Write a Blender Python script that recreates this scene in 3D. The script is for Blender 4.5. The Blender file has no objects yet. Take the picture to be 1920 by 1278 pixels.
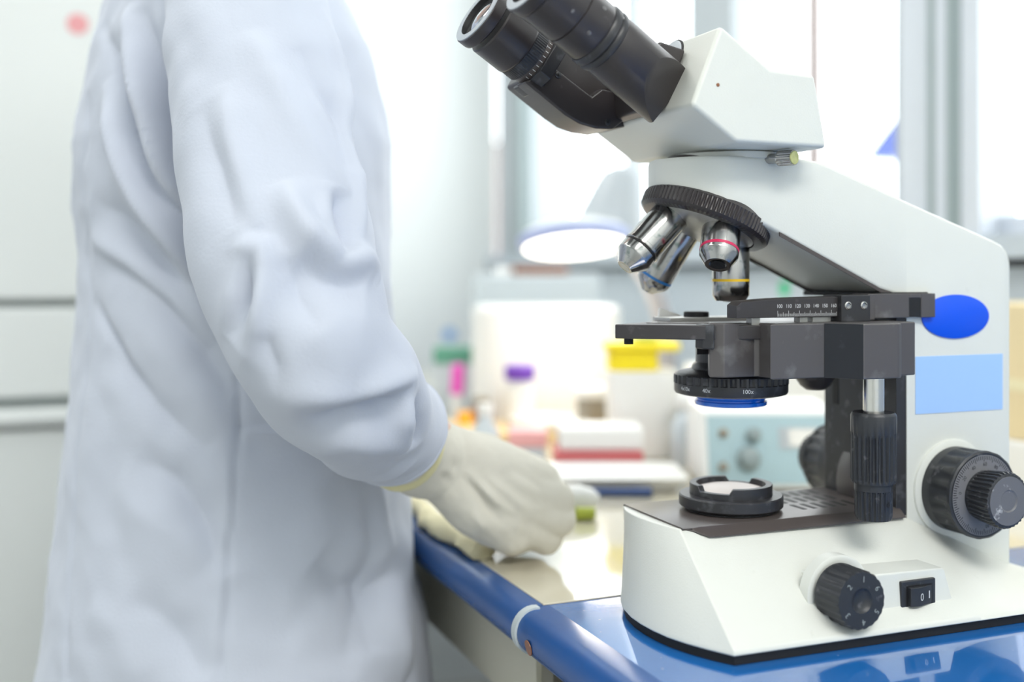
import bpy, bmesh, math, random
import numpy as np
from mathutils import Vector, Matrix, noise
PI = math.pi
S = 0.001            # all sizes below are millimetres
H = 850.0            # bench top above the floor
SC = bpy.context.scene
COL = SC.collection
random.seed(4)

# ------------------------------------------------------------------ camera
YAW = math.radians(21.9)
cam_d = bpy.data.cameras.new('camera')
cam = bpy.data.objects.new('camera', cam_d)
COL.objects.link(cam)
cam.location = (-0.40934, -0.62977, 0.2187 + H * S)
cam.rotation_euler = (PI / 2, 0, -YAW)
cam_d.sensor_width = 36.0
cam_d.lens = 2086.0 / 1920.0 * 36.0
cam_d.shift_y = -(639 - 514) / 1920.0
cam_d.clip_start = 0.02
cam_d.clip_end = 100
cam_d.dof.use_dof = True
cam_d.dof.focus_distance = 0.690
cam_d.dof.aperture_fstop = 2.6
SC.camera = cam

# ------------------------------------------------------------------ world, exposure, lamps of the room
SC.view_settings.view_transform = 'Standard'
SC.view_settings.look = 'None'
SC.view_settings.gamma = 1.0
SC.view_settings.use_curve_mapping = False
SC.view_settings.exposure = -0.93
SC.cycles.use_denoising = True
SC.cycles.max_bounces = 8
SC.cycles.diffuse_bounces = 4
SC.cycles.sample_clamp_indirect = 6
wd = bpy.data.worlds.new('daylight')
SC.world = wd
wd.use_nodes = True
wd.node_tree.nodes['Background'].inputs[0].default_value = (0.97, 0.985, 1.0, 1)
wd.node_tree.nodes['Background'].inputs[1].default_value = 8.0

def area_lamp(name, loc, sx, sy, power, rot=(0, 0, 0), color=(1, 1, 1)):
    d = bpy.data.lights.new(name, 'AREA')
    d.shape = 'RECTANGLE'; d.size = sx; d.size_y = sy; d.energy = power; d.color = color
    o = bpy.data.objects.new(name, d)
    o.location = loc; o.rotation_euler = rot
    COL.objects.link(o)
    return o
area_lamp('ceiling_light_near', (-0.25, -1.75, 2.74), 1.4, 0.7, 90, color=(1, 0.975, 0.93))
area_lamp('ceiling_light_left', (-1.7, 0.2, 2.74), 0.6, 1.2, 26, color=(1, 0.985, 0.95))
area_lamp('ceiling_light_far', (-0.6, 1.2, 2.74), 1.2, 0.6, 44, color=(1, 0.985, 0.95))

# ------------------------------------------------------------------ materials
def _nodes(name):
    m = bpy.data.materials.new(name); m.use_nodes = True
    return m, m.node_tree.nodes, m.node_tree.links
def mat(name, col, rough=0.5, metal=0.0, spec=0.5, bump=0.0, bscale=600.0, mottle=0.0, mscale=40.0,
        wear_reflection=None, wscale=150.0, wlo=0.6, whi=0.75, rvar=0.0, coat=0.0, trans=0.0, sheen=0.0, emit=None, estr=0.0, detail=3.0):
    m, N, L = _nodes(name)
    b = N['Principled BSDF']
    b.inputs['Base Color'].default_value = (*col, 1)
    b.inputs['Roughness'].default_value = rough
    b.inputs['Metallic'].default_value = metal
    b.inputs['Specular IOR Level'].default_value = spec
    b.inputs['Coat Weight'].default_value = coat
    if coat >= 0.8: b.inputs['Coat IOR'].default_value = 1.7
    b.inputs['Transmission Weight'].default_value = trans
    b.inputs['Sheen Weight'].default_value = sheen
    if emit:
        b.inputs['Emission Color'].default_value = (*emit, 1)
        b.inputs['Emission Strength'].default_value = estr
    tc = N.new('ShaderNodeTexCoord')
    cur = None
    def nz(scale, det=detail):
        n = N.new('ShaderNodeTexNoise'); n.inputs['Scale'].default_value = scale; n.inputs['Detail'].default_value = det
        L.new(tc.outputs['Object'], n.inputs['Vector']); return n
    if mottle:
        n = nz(mscale)
        mx = N.new('ShaderNodeMix'); mx.data_type = 'RGBA'
        mx.inputs[6].default_value = (*[c * (1 - mottle) for c in col], 1)
        mx.inputs[7].default_value = (*[min(1, c * (1 + mottle)) for c in col], 1)
        L.new(n.outputs['Fac'], mx.inputs[0]); cur = mx.outputs[2]
    if wear_reflection:
        n = nz(wscale, 6)
        r = N.new('ShaderNodeMapRange'); r.inputs[1].default_value = wlo; r.inputs[2].default_value = whi
        L.new(n.outputs['Fac'], r.inputs[0])
        mx = N.new('ShaderNodeMix'); mx.data_type = 'RGBA'
        mx.inputs[6].default_value = (*col, 1); mx.inputs[7].default_value = (*wear_reflection, 1)
        if cur: L.new(cur, mx.inputs[6])
        L.new(r.outputs[0], mx.inputs[0]); cur = mx.outputs[2]
    if cur: L.new(cur, b.inputs['Base Color'])
    if rvar:
        n = nz(mscale * 1.7)
        r = N.new('ShaderNodeMapRange'); r.inputs[3].default_value = max(0.02, rough - rvar); r.inputs[4].default_value = rough + rvar
        L.new(n.outputs['Fac'], r.inputs[0]); L.new(r.outputs[0], b.inputs['Roughness'])
    if bump:
        n = nz(bscale, 2)
        bp = N.new('ShaderNodeBump'); bp.inputs['Strength'].default_value = bump; bp.inputs['Distance'].default_value = 0.0006
        L.new(n.outputs['Fac'], bp.inputs['Height']); L.new(bp.outputs['Normal'], b.inputs['Normal'])
    return m
M = dict(
    white=mat('ivory_enamel', (0.75, 0.765, 0.715), 0.38, bump=0.12, bscale=900, mottle=0.025, mscale=30, wear_reflection=(0.62, 0.63, 0.58), wscale=70, wlo=0.70, whi=0.82),
    black=mat('black_anodised_metal', (0.040, 0.036, 0.038), 0.42, spec=0.5, bump=0.10, bscale=1200, wear_reflection=(0.16, 0.15, 0.15), wscale=90, wlo=0.62, whi=0.85),
    blackp=mat('black_satin_plastic', (0.030, 0.030, 0.034), 0.38, spec=0.5, bump=0.06, bscale=900, wear_reflection=(0.11, 0.115, 0.125), wscale=120, wlo=0.56, whi=0.8),
    rubber=mat('worn_black_rubber', (0.028, 0.030, 0.035), 0.40, wear_reflection=(0.20, 0.20, 0.21), wscale=150, wlo=0.62, whi=0.85),
    tube=mat('matt_black_tube', (0.036, 0.030, 0.031), 0.36, spec=0.55, bump=0.08, bscale=1500, wear_reflection=(0.12, 0.11, 0.11), wscale=60, wlo=0.66, whi=0.85),
    panel=mat('dark_brown_panel', (0.085, 0.072, 0.068), 0.33, spec=0.5, bump=0.05, bscale=1500),
    step_shade=mat('shaded_blue_black_face', (0.012, 0.014, 0.020), 0.45, wear_reflection=(0.05, 0.05, 0.07), wscale=80, wlo=0.62, whi=0.8),  # darker, bluer tone stands for the carriage side that catches less light
    dark=mat('deep_black', (0.008, 0.008, 0.009), 0.6),
    chrome=mat('worn_chrome', (0.44, 0.43, 0.42), 0.18, metal=1.0, wear_reflection=(0.14, 0.19, 0.18), wscale=170, wlo=0.56, whi=0.74, rvar=0.06, mscale=60),  # real wear, its dark tone also standing for dark reflections
    steel=mat('steel_rod', (0.72, 0.70, 0.66), 0.22, metal=1.0, rvar=0.08, mscale=200),
    nose=mat('silver_casting', (0.52, 0.51, 0.48), 0.40, metal=0.85, mottle=0.15, mscale=150),
    knurlgrey=mat('grey_knurled_metal', (0.16, 0.155, 0.155), 0.35, metal=0.6, wear_reflection=(0.35, 0.34, 0.34), wscale=400, wlo=0.5, whi=0.7),
    castgrey=mat('speckled_dark_grey_cast', (0.13, 0.12, 0.12), 0.36, metal=0.5, bump=0.10, bscale=1400, wear_reflection=(0.24, 0.23, 0.23), wscale=60, wlo=0.6, whi=0.8),
    glass=mat('lens_glass', (0.34, 0.36, 0.40), 0.10, metal=0.85, coat=1.0, wear_reflection=(0.85, 0.82, 0.80), wscale=120, wlo=0.58, whi=0.66),  # pale specks are glints painted into the lens colour
    cupgrey=mat('pale_rubber_cup', (0.42, 0.46, 0.50), 0.45),
    bluefil=mat('blue_filter_glass', (0.01, 0.20, 0.95), 0.12, trans=0.15, coat=0.6),
    badge=mat('cobalt_blue_enamel', (0.0, 0.095, 0.83), 0.35),
    label=mat('pale_blue_label', (0.39, 0.61, 1.0), 0.5),
    frost=mat('frosted_lens', (0.62, 0.56, 0.52), 0.45),
    print_=mat('white_printing', (0.72, 0.74, 0.76), 0.5),
    engr=mat('engraved_black_printing', (0.012, 0.012, 0.014), 0.6),
    redr=mat('crimson_ring', (0.62, 0.02, 0.10), 0.35),
    yelr=mat('yellow_ring', (0.95, 0.60, 0.01), 0.35),
    blur=mat('blue_ring', (0.03, 0.20, 0.55), 0.35),
    scaleg=mat('grey_scale_ring', (0.20, 0.20, 0.215), 0.4),
    facew=mat('scuffed_grey_plastic', (0.15, 0.15, 0.16), 0.35, wear_reflection=(0.62, 0.62, 0.62), wscale=140, wlo=0.62, whi=0.74),
    brass=mat('pale_brass', (0.62, 0.62, 0.28), 0.35, metal=0.7, mottle=0.2, mscale=300),
    coat=mat('white_coat_cotton', (0.565, 0.605, 0.70), 0.85, spec=0.12, bump=0.28, bscale=420, mottle=0.03, mscale=12, sheen=0.15, detail=5),
    glove=mat('cream_grey_cotton', (0.66, 0.64, 0.57), 0.9, spec=0.1, bump=0.4, bscale=900, mottle=0.06, mscale=25),
    hem=mat('yellowed_cotton_hem', (0.72, 0.68, 0.42), 0.9, spec=0.1),
    skin=mat('skin', (0.62, 0.42, 0.33), 0.5),
    hair=mat('dark_hair', (0.03, 0.022, 0.018), 0.5),
    trouser=mat('navy_trouser_cloth', (0.03, 0.035, 0.06), 0.9),
    blue=mat('glossy_blue_laminate', (0.012, 0.145, 0.47), 0.11, coat=1.0, spec=0.8, bump=0.03, bscale=300, wear_reflection=(0.30, 0.42, 0.62), wscale=260, wlo=0.72, whi=0.76, rvar=0.02),
    edge=mat('blue_bench_edging', (0.012, 0.085, 0.30), 0.22, spec=0.5, mottle=0.1),
    edgecap=mat('pale_grey_end_cap', (0.58, 0.64, 0.66), 0.4),
    creamtop=mat('glossy_cream_laminate', (0.66, 0.61, 0.48), 0.12, coat=0.8, spec=0.6, mottle=0.06, mscale=8, wear_reflection=(0.70, 0.50, 0.36), wscale=14, wlo=0.62, whi=0.8),
    cream=mat('cream_cabinet_paint', (0.60, 0.58, 0.48), 0.5),
    olive=mat('olive_grey_paint', (0.22, 0.21, 0.17), 0.55),
    wall=mat('white_wall_paint', (0.80, 0.84, 0.85), 0.7, mottle=0.02, mscale=2),
    greywall=mat('blue_grey_wall_paint', (0.50, 0.56, 0.62), 0.7),
    frame=mat('grey_window_frame', (0.42, 0.46, 0.49), 0.4),
    frame2=mat('slate_window_frame', (0.26, 0.32, 0.33), 0.4),
    frame3=mat('silver_window_frame', (0.62, 0.66, 0.72), 0.35),
    floor=mat('grey_vinyl_floor', (0.45, 0.45, 0.43), 0.4, mottle=0.1, mscale=6),
    fridge=mat('white_fridge_enamel', (0.78, 0.81, 0.80), 0.35),
    fridgegap=mat('grey_door_gasket', (0.34, 0.38, 0.37), 0.6),
    pink=mat('pale_red_sticker', (0.80, 0.36, 0.38), 0.5),
    lampw=mat('white_lamp_shade', (0.72, 0.75, 0.75), 0.4),
    lampb=mat('lavender_blue_rim', (0.40, 0.46, 0.72), 0.4),
    lampon=mat('lit_lamp_diffuser', (1, 1, 1), 0.5, emit=(1.0, 0.93, 0.80), estr=7.0),
    neck=mat('grey_gooseneck', (0.36, 0.35, 0.37), 0.5),
    dgreen=mat('dark_green_plastic', (0.03, 0.075, 0.06), 0.4),
    plastw=mat('white_plastic', (0.82, 0.82, 0.80), 0.4),
    plastg=mat('pale_grey_plastic', (0.60, 0.66, 0.70), 0.4),
    instp=mat('pale_blue_panel', (0.38, 0.53, 0.58), 0.45),
    tan=mat('pale_wood', (0.72, 0.53, 0.28), 0.5, mottle=0.12, mscale=10),
    tanbox=mat('beige_cardboard', (0.76, 0.63, 0.38), 0.7, mottle=0.04),
    red=mat('red_plastic', (0.66, 0.16, 0.17), 0.4),
    rose=mat('rose_plastic', (0.82, 0.42, 0.42), 0.4),
    yellow=mat('bright_yellow_plastic', (0.90, 0.72, 0.01), 0.4),
    orange=mat('orange_plastic', (0.90, 0.42, 0.02), 0.4),
    brown=mat('brown_glass', (0.28, 0.11, 0.05), 0.25),
    purple=mat('purple_plastic', (0.16, 0.05, 0.45), 0.4),
    magenta=mat('magenta_plastic', (0.85, 0.10, 0.55), 0.4),
    gteal=mat('teal_green_plastic', (0.12, 0.36, 0.25), 0.4),
    sticker=mat('sky_blue_sticker', (0.18, 0.42, 0.80), 0.5),
    greendot=mat('emerald_sticker', (0.0, 0.54, 0.22), 0.5),
    tin=mat('grey_tin', (0.30, 0.27, 0.22), 0.4, metal=0.4),
    penb=mat('navy_plastic', (0.04, 0.08, 0.22), 0.35),
    lime=mat('lime_plastic', (0.40, 0.46, 0.05), 0.4),
    cloth=mat('cream_cloth', (0.80, 0.73, 0.48), 0.9, bump=0.4, bscale=200),
    bldg=mat('pinkish_render', (0.36, 0.27, 0.25), 0.8),
    pipe=mat('brown_painted_pipe', (0.10, 0.055, 0.045), 0.6),
    tarp=mat('blue_tarpaulin', (0.06, 0.10, 0.40), 0.6),
    oglow=mat('amber_switch', (0.6, 0.25, 0.1), 0.4),
)
def glass_mat():
    m, N, L = _nodes('window_glass')
    N.remove(N['Principled BSDF'])
    out = N['Material Output']
    t = N.new('ShaderNodeBsdfTransparent'); t.inputs[0].default_value = (0.98, 0.995, 0.99, 1)
    g = N.new('ShaderNodeBsdfGlossy'); g.inputs['Roughness'].default_value = 0.02
    x = N.new('ShaderNodeMixShader')
    x.inputs[0].default_value = 0.05; L.new(t.outputs[0], x.inputs[1]); L.new(g.outputs[0], x.inputs[2])
    L.new(x.outputs[0], out.inputs[0])
    return m
M['pane'] = glass_mat()

# ------------------------------------------------------------------ mesh helpers (millimetres, bench top at z = 0)
def frame_of(d):
    d = Vector(d).normalized()
    a = Vector((0, 0, 1)) if abs(d.z) < 0.9 else Vector((1, 0, 0))
    u = a.cross(d).normalized(); v = d.cross(u)
    return u, v, d
class B:
    def __init__(self): self.bm = bmesh.new()
    def ring_faces(self, r0, r1, close=True):
        n = len(r0)
        for i in range(n if close else n - 1):
            j = (i + 1) % n
            try: self.bm.faces.new((r0[i], r0[j], r1[j], r1[i]))
            except ValueError: pass
    def loft(self, rings, cap=True, close=True):
        R = [[self.bm.verts.new(p) for p in r] for r in rings]
        for a, b in zip(R, R[1:]): self.ring_faces(a, b, close)
        if cap:
            self.bm.faces.new(list(reversed(R[0]))); self.bm.faces.new(R[-1])
        return self
    def lathe(self, prof, o, d, seg=48, cap=True, phase=0.0):
        """prof rows: (radius, height[, ribs, rib depth])"""
        u, v, w = frame_of(d); o = Vector(o); rings = []
        ribs = max([r[2] for r in prof if len(r) > 2] or [0])
        if ribs: seg = ribs * 4
        for r in prof:
            ring = []
            for i in range(seg):
                a = 2 * PI * i / seg + phase
                rad = r[0]
                if len(r) > 2 and (i % 4) in (2, 3): rad -= r[3]
                rad = max(rad, 0.01)
                ring.append(o + w * r[1] + (u * math.cos(a) + v * math.sin(a)) * rad)
            rings.append(ring)
        return self.loft(rings, cap)
    def box(self, c, s, rz=0.0, ry=0.0, rx=0.0):
        mt = Matrix.Translation(Vector(c)) @ Matrix.Rotation(rz, 4, 'Z') @ Matrix.Rotation(ry, 4, 'Y') @ Matrix.Rotation(rx, 4, 'X') @ Matrix.Diagonal((*s, 1))
        bmesh.ops.create_cube(self.bm, size=1.0, matrix=mt); return self
    def bx(self, x0, x1, y0, y1, z0, z1):
        return self.box(((x0 + x1) / 2, (y0 + y1) / 2, (z0 + z1) / 2), (x1 - x0, y1 - y0, z1 - z0))
    def prism_z(self, pts, z0, z1):
        return self.loft([[Vector((x, y, z0)) for x, y in pts], [Vector((x, y, z1)) for x, y in pts]])
    def prism_y(self, pts, y0, y1):
        return self.loft([[Vector((x, y0, z)) for x, z in pts], [Vector((x, y1, z)) for x, z in pts]])
    def tube(self, path, r, seg=16, cap=True):
        path = [Vector(p) for p in path]; rings = []
        rr = r if isinstance(r, (list, tuple)) else [r] * len(path)
        t = (path[1] - path[0]).normalized(); u, v, _ = frame_of(t)
        for i, p in enumerate(path):
            t2 = (path[min(i + 1, len(path) - 1)] - path[max(i - 1, 0)]).normalized()
            q = t.rotation_difference(t2); u = q @ u; v = q @ v; t = t2
            rings.append([p + (u * math.cos(2 * PI * k / seg) + v * math.sin(2 * PI * k / seg)) * rr[i] for k in range(seg)])
        return self.loft(rings, cap)
    def ball(self, c, r, sc=(1, 1, 1), seg=20):
        mt = Matrix.Translation(Vector(c)) @ Matrix.Diagonal((sc[0], sc[1], sc[2], 1))
        bmesh.ops.create_uvsphere(self.bm, u_segments=seg, v_segments=seg // 2 + 2, radius=r, matrix=mt); return self
    def done(self, name, material, parent=None, loc=None, bevel=0.0, bseg=2, angle=38, bang=30):
        o0 = Vector(loc) if loc is not None else (Vector(parent['o']) if parent is not None else Vector((0, 0, 0)))
        bm = self.bm
        for v in bm.verts: v.co = (v.co - o0) * S
        bmesh.ops.recalc_face_normals(bm, faces=bm.faces)
        me = bpy.data.meshes.new(name); bm.to_mesh(me); bm.free()
        return link_mesh(name, me, material, parent, o0, bevel, bseg, angle, bang)
def link_mesh(name, me, material, parent, o0, bevel=0.0, bseg=2, angle=38, bang=30):
    for p in me.polygons: p.use_smooth = True
    me.set_sharp_from_angle(angle=math.radians(angle))
    if material: me.materials.append(M[material] if isinstance(material, str) else material)
    ob = bpy.data.objects.new(name, me); COL.objects.link(ob)
    ob['o'] = tuple(o0)
    if parent is not None:
        ob.parent = parent
        po = Vector(parent['o'])
        ob.location = (Vector(o0) - po) * S
    else:
        ob.location = (o0.x * S, o0.y * S, (o0.z + H) * S)
    if bevel:
        bv = ob.modifiers.new('bevel', 'BEVEL'); bv.width = bevel * S; bv.segments = bseg
        bv.limit_method = 'ANGLE'; bv.angle_limit = math.radians(bang); bv.harden_normals = True
    return ob
def tag(o, label, cat, group=None):
    o['label'] = label; o['category'] = cat
    if group: o['group'] = group
    return o
def thing(name, label, cat, loc, group=None):
    o = bpy.data.objects.new(name, None); COL.objects.link(o)
    o.empty_display_size = 0.02
    o.location = (loc[0] * S, loc[1] * S, (loc[2] + H) * S)
    o['o'] = tuple(float(c) for c in loc)
    return tag(o, label, cat, group)
def struct(o): o['kind'] = 'structure'; return o
def text_verts(body, size):
    cu = bpy.data.curves.new('lettering', 'FONT'); cu.body = body; cu.size = size; cu.align_x = 'CENTER'; cu.align_y = 'CENTER'
    cu.resolution_u = 3
    ob = bpy.data.objects.new('lettering', cu)
    COL.objects.link(ob)
    me = bpy.data.meshes.new_from_object(ob.evaluated_get(bpy.context.evaluated_depsgraph_get()))
    vs = [tuple(v.co) for v in me.vertices]; fs = [tuple(p.vertices) for p in me.polygons]
    bpy.data.objects.remove(ob); bpy.data.curves.remove(cu); bpy.data.meshes.remove(me)
    return vs, fs
def add_text(b, body, size, fn):
    vs, fs = text_verts(body, size)
    nv = [b.bm.verts.new(fn(v[0], v[1])) for v in vs]
    for f in fs:
        try: b.bm.faces.new([nv[i] for i in f])
        except ValueError: pass
def add_quad(b, pts):
    b.bm.faces.new([b.bm.verts.new(p) for p in pts])
def flat_fn(o, ex, ey):
    o, ex, ey = Vector(o), Vector(ex), Vector(ey)
    return lambda x, y: o + ex * x + ey * y
def catmull(pts, n):
    pts = [np.array(p, float) for p in pts]
    P = [2 * pts[0] - pts[1]] + pts + [2 * pts[-1] - pts[-2]]
    out = []
    segs = len(pts) - 1
    for i in range(n):
        t = i / (n - 1) * segs; k = min(int(t), segs - 1); u = t - k
        p0, p1, p2, p3 = P[k:k + 4]
        out.append(0.5 * ((2 * p1) + (-p0 + p2) * u + (2 * p0 - 5 * p1 + 4 * p2 - p3) * u * u + (-p0 + 3 * p1 - 3 * p2 + p3) * u ** 3))
    return out

# ================================================================== ROOM
def room():
    b = B(); b.bx(-3000, 900, -2600, 2300, -H - 40, -H); struct(b.done('floor', 'floor'))
    b = B(); b.bx(-3000, 900, -2600, 2300, 1920, 1960); struct(b.done('ceiling', 'wall'))
    b = B(); b.bx(-3000, 650, 2120, 2240, -H, 1920); struct(b.done('wall_back', 'wall'))
    b = B(); b.bx(-3100, -3000, -2600, 2240, -H, 1920); struct(b.done('wall_left', 'wall'))
    b = B(); b.bx(-3000, 770, -2700, -2600, -H, 1920); struct(b.done('wall_front', 'wall'))
    # window wall on the right of the bench: low wall, lintel, piers
    b = B(); b.bx(650, 770, -2600, 2240, -H, 228); struct(b.done('wall_right', 'greywall'))
    b = B(); b.bx(664, 770, -2600, 2240, 228, 238); struct(b.done('trim_1', 'dark'))
    b = B(); b.bx(625, 770, -2600, 2240, 238, 266); struct(b.done('trim_2', 'greywall'))
    b = B(); b.bx(650, 770, -2600, 2240, 1500, 1920); struct(b.done('wall_right_upper', 'wall'))
    b = B(); b.bx(655, 765, 1900, 2119, 266, 1500); struct(b.done('trim_3', 'frame'))
    b = B(); b.bx(650, 770, -2600, 60, 266, 1500); struct(b.done('wall_right_pier', 'wall'))
    # stepped grey jamb in the corner
    b = B(); b.bx(630, 656, 1890, 1935, 266, 1500); struct(b.done('trim_4', 'frame2'))
    def window(n, y0, y1, frames, fm):
        f = B()
        f.bx(660, 690, y0, y1, 266, 290); f.bx(660, 690, y0, y1, 1470, 1500)
        for a, c, d in frames: f.bx(660 - d, 690, a, c, 266, 1500)
        w = struct(f.done('window_%d' % n, fm))
        g = B(); g.bx(672, 676, y0, y1, 288, 1472); g.done('window_pane', 'pane', w)
    window(1, 1060, 1900, [(1060, 1141, 8), (1372, 1402, 4), (1885, 1900, 4)], 'frame')
    window(2, 581, 1060, [(976, 1060, 22), (581, 600, 4)], 'frame')
    window(3, 60, 581, [(516, 581, 12), (420, 452, 30), (474, 500, 26), (60, 84, 4)], 'frame3')
    b = B(); b.bx(628, 655, 452, 474, 266, 1500); b.bx(636, 655, 500, 516, 266, 1500); struct(b.done('trim_5', 'frame2'))
room()

# outdoors, seen through the panes
bl = thing('neighbour_building', 'pinkish building block seen through the leftmost window pane', 'building', (3700, 9300, -3000))
b = B(); b.bx(3250, 4010, 8950, 9800, -3000, 1390); b.done('wall', 'bldg', bl)
b = B(); b.bx(3210, 4050, 8910, 9840, 1390, 1440); b.done('roof_slab', 'bldg', bl)
b = B(); b.tube([(1500, 1896, -3000), (1500, 1896, 1500)], 21, 16); tag(b.done('drain_pipe', 'pipe', loc=(1500, 1896, -3000)), 'thin brown pipe standing outside behind the middle window pane', 'pipe')
b = B(); b.loft([[Vector((x, y, z)) for y, z in ((1700, 512), (1480, 505), (1480, 680), (1560, 625))] for x in (1500, 1760)])
aw = tag(b.done('awning', 'tarp', loc=(1600, 1560, 505), bevel=6), 'blue sloping awning outside, low behind the middle window pane', 'awning')
b = B(); b.bx(1720, 1750, 1485, 1515, -2600, 515); b.done('awning_post', 'frame2', aw)

# ================================================================== MICROSCOPE
MS = thing('microscope', 'ivory binocular microscope with black stage standing on blue bench top', 'microscope', (70, 0, 0))
def part(b, name, m, parent=MS, **k): return b.done(name, m, parent, **k)

# ---- base
def arc(xc, xe, yh, n=14):
    return [(xc + (xe - xc) * (y / yh) ** 2, y) for y in np.linspace(-yh, yh, n)]
def base():
    low = [(-64, -102), (-72, -87), (-78, -73.8), (-82.4, -60), (-84.6, -45.6), (-85.2, -32), (-84.3, -17.9), (-80.6, -0.5), (-74, 16), (-65, 32), (-54, 48), (-42, 62), (-30, 74)]
    top = [(-60.6, -37.0), (-62.3, -31), (-63.6, -24.5), (-64.8, -18), (-65.6, -11.2), (-66.3, -4), (-66.8, 2), (-66.9, 9), (-66.6, 15), (-65.8, 21), (-64.6, 27), (-63, 32), (-61, 37)]
    def ring(z, pts, mx, my, bxx, by, zm, zb, g=0.0):
        r = [Vector((x + g * (1 if i > 0 else 0.7), y + (g if i == 0 else 0), z)) for i, (x, y) in enumerate(pts)]
        return r + [Vector((mx, my, zm)), Vector((bxx, by, zb)), Vector((bxx, -by, zb)), Vector((mx, -my - (22 if my > 60 else 0), zm))]
    b = B()
    b.loft([ring(6, low, 112, 82, 232, 104, 6, 6), ring(9, low, 112, 81, 231, 100, 9, 8, 0.6),
            ring(63, top, 107, 41, 218, 42, 58, 9.5)])
    base_o = part(b, 'base', 'white', bevel=2.6, bseg=3, bang=24)
    b = B()
    b.loft([ring(0.2, low, 112, 79, 228, 101, 0.2, 0.2, 2.5), ring(6.4, low, 112, 79, 228, 101, 6.4, 6.4, 2.5)])
    part(b, 'base_foot', 'dark', base_o)
    # black top panel with a lip that folds over the near and far edges
    b = B(); rows = []
    n = 12
    for k, x in enumerate([-59.5, -57, -53, -48, -44, -40, 0, 50, 106]):
        t = min(1, max(0, (x + 57) / 15.0)); t = t * t * (3 - 2 * t)
        zl = 62.6 - 4.6 * t; yl = 38.6 + 6.6 * t
        r = [Vector((x, -yl, zl)), Vector((x, -yl + 0.3 - 0.3 * t, zl + 0.7)), Vector((x, -39.2, 63.3)), Vector((x, -37.6, 63.8))]
        r += [Vector((x, 37.6, 63.8)), Vector((x, 39.2, 63.3)), Vector((x, yl - 0.3 + 0.3 * t, zl + 0.7)), Vector((x, yl, zl)), Vector((x, 30, 55)), Vector((x, -30, 55))]
        rows.append(r)
    b.loft(rows)
    tp = part(b, 'top_panel', 'panel', base_o, angle=25)
    b = B()
    for row, (y0, y1) in enumerate([(-21, -6), (0, 13), (19, 30)]):
        for k in range(6):
            x = 42 + k * 8.2
            b.prism_z([(x, y0), (x + 3.4, y0), (x + 3.4 , y1), (x, y1)], 63.4, 63.95)
    part(b, 'vent_slots', 'dark', base_o)
    # field lens
    b = B(); b.lathe([(29, 63.5), (29, 64.5), (31, 65.0), (33.6, 66.5), (34, 67), (34, 73), (33.2, 73.8), (27.2, 74), (27.2, 70)], (0, 0, 0), (0, 0, 1), 64)
    fl = part(b, 'field_lens', 'blackp')
    b = B()
    seg = 72; R0, R1 = 22.5, 27
    prof = []
    rings = [[], [], [], []]
    for i in range(seg):
        a = 2 * PI * i / seg
        ad = math.degrees(a) % 360
        low = (185 < ad < 236) or (20 < ad < 62)
        zt = 77.6 if low else 81.0
        ca, sa = math.cos(a), math.sin(a)
        rings[0].append(Vector((R1 * ca, R1 * sa, 73))); rings[1].append(Vector((R1 * ca, R1 * sa, zt)))
        rings[2].append(Vector((R0 * ca, R0 * sa, zt))); rings[3].append(Vector((R0 * ca, R0 * sa, 73)))
    b.loft(rings, cap=False)
    part(b, 'filter_holder', 'blackp', fl, bevel=0.5)
    b = B(); b.lathe([(22.4, 73), (22.4, 77), (18, 78.2), (9, 79.2), (0.01, 79.4)], (0, 0, 0), (0, 0, 1), 48)
    part(b, 'frosted_lens', 'frost', fl)
    # switch housing
    b = B()
    b.loft([[Vector(p) for p in ((6, -62, 39), (6, -90.5, 39), (6, -92.5, 12), (6, -62, 10))],
            [Vector(p) for p in ((95, -62, 37), (95, -90.5, 37), (96, -92.5, 12), (96, -62, 10))],
            [Vector(p) for p in ((97.5, -62, 36), (97.5, -88, 36), (103, -92.5, 12), (103, -62, 10))]])
    hs = part(b, 'switch_housing', 'white', base_o, bevel=1.6, bseg=3)
    b = B(); b.bx(60.5, 87, -92.9, -85, 13.5, 32.5)
    sw = part(b, 'power_switch', 'rubber', bevel=0.8)
    b = B(); b.bx(64.2, 84.2, -93.0, -86, 16.6, 29.6); part(b, 'switch_recess', 'dark', sw)
    b = B(); b.loft([[Vector((x, y, z)) for x, y in ((65.2, -92), (65.2, -95.8), (71.2, -96.6), (83.4, -93.4), (83.4, -91.6))] for z in (17.4, 28.8)])
    rk = part(b, 'rocker', 'rubber', sw, bevel=0.4)
    b = B()
    pl = lambda x: -96.75 + (x - 71.2) * 3.2 / 12.2
    add_text(b, '0', 6.4, lambda x, y: Vector((73.6 + x, pl(73.6 + x), 22.6 + y)))
    add_quad(b, [Vector((x, pl(x), z)) for x, z in ((80.3, 21.0), (81.3, 21.0), (81.3, 25.6), (80.3, 25.6))])
    part(b, 'rocker_marks', 'print_', sw)
    # brightness knob
    kx, kz = 19.0, 29.0
    b = B(); b.lathe([(22.5, 0), (22.5, 8), (20.8, 8.8), (19, 8.4)], (kx + 2, -76, kz - 1), (0, -1, 0.0), 48)
    part(b, 'knob_collar', 'white', base_o)
    b = B(); b.lathe([(16, 0), (17.6, 1), (17.6, 3, 22, 0), (17.4, 4, 22, 0.9), (17.2, 20.0, 22, 0.8), (16.4, 21.4, 22, 0.3), (7.3, 21.7), (6.6, 21.0), (5.2, 20.0), (2.5, 19.3), (0.01, 19.2)], (kx, -86, kz), (0, -1, 0.03), 48)
    kb = part(b, 'brightness_knob', 'rubber')
    b = B()
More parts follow.
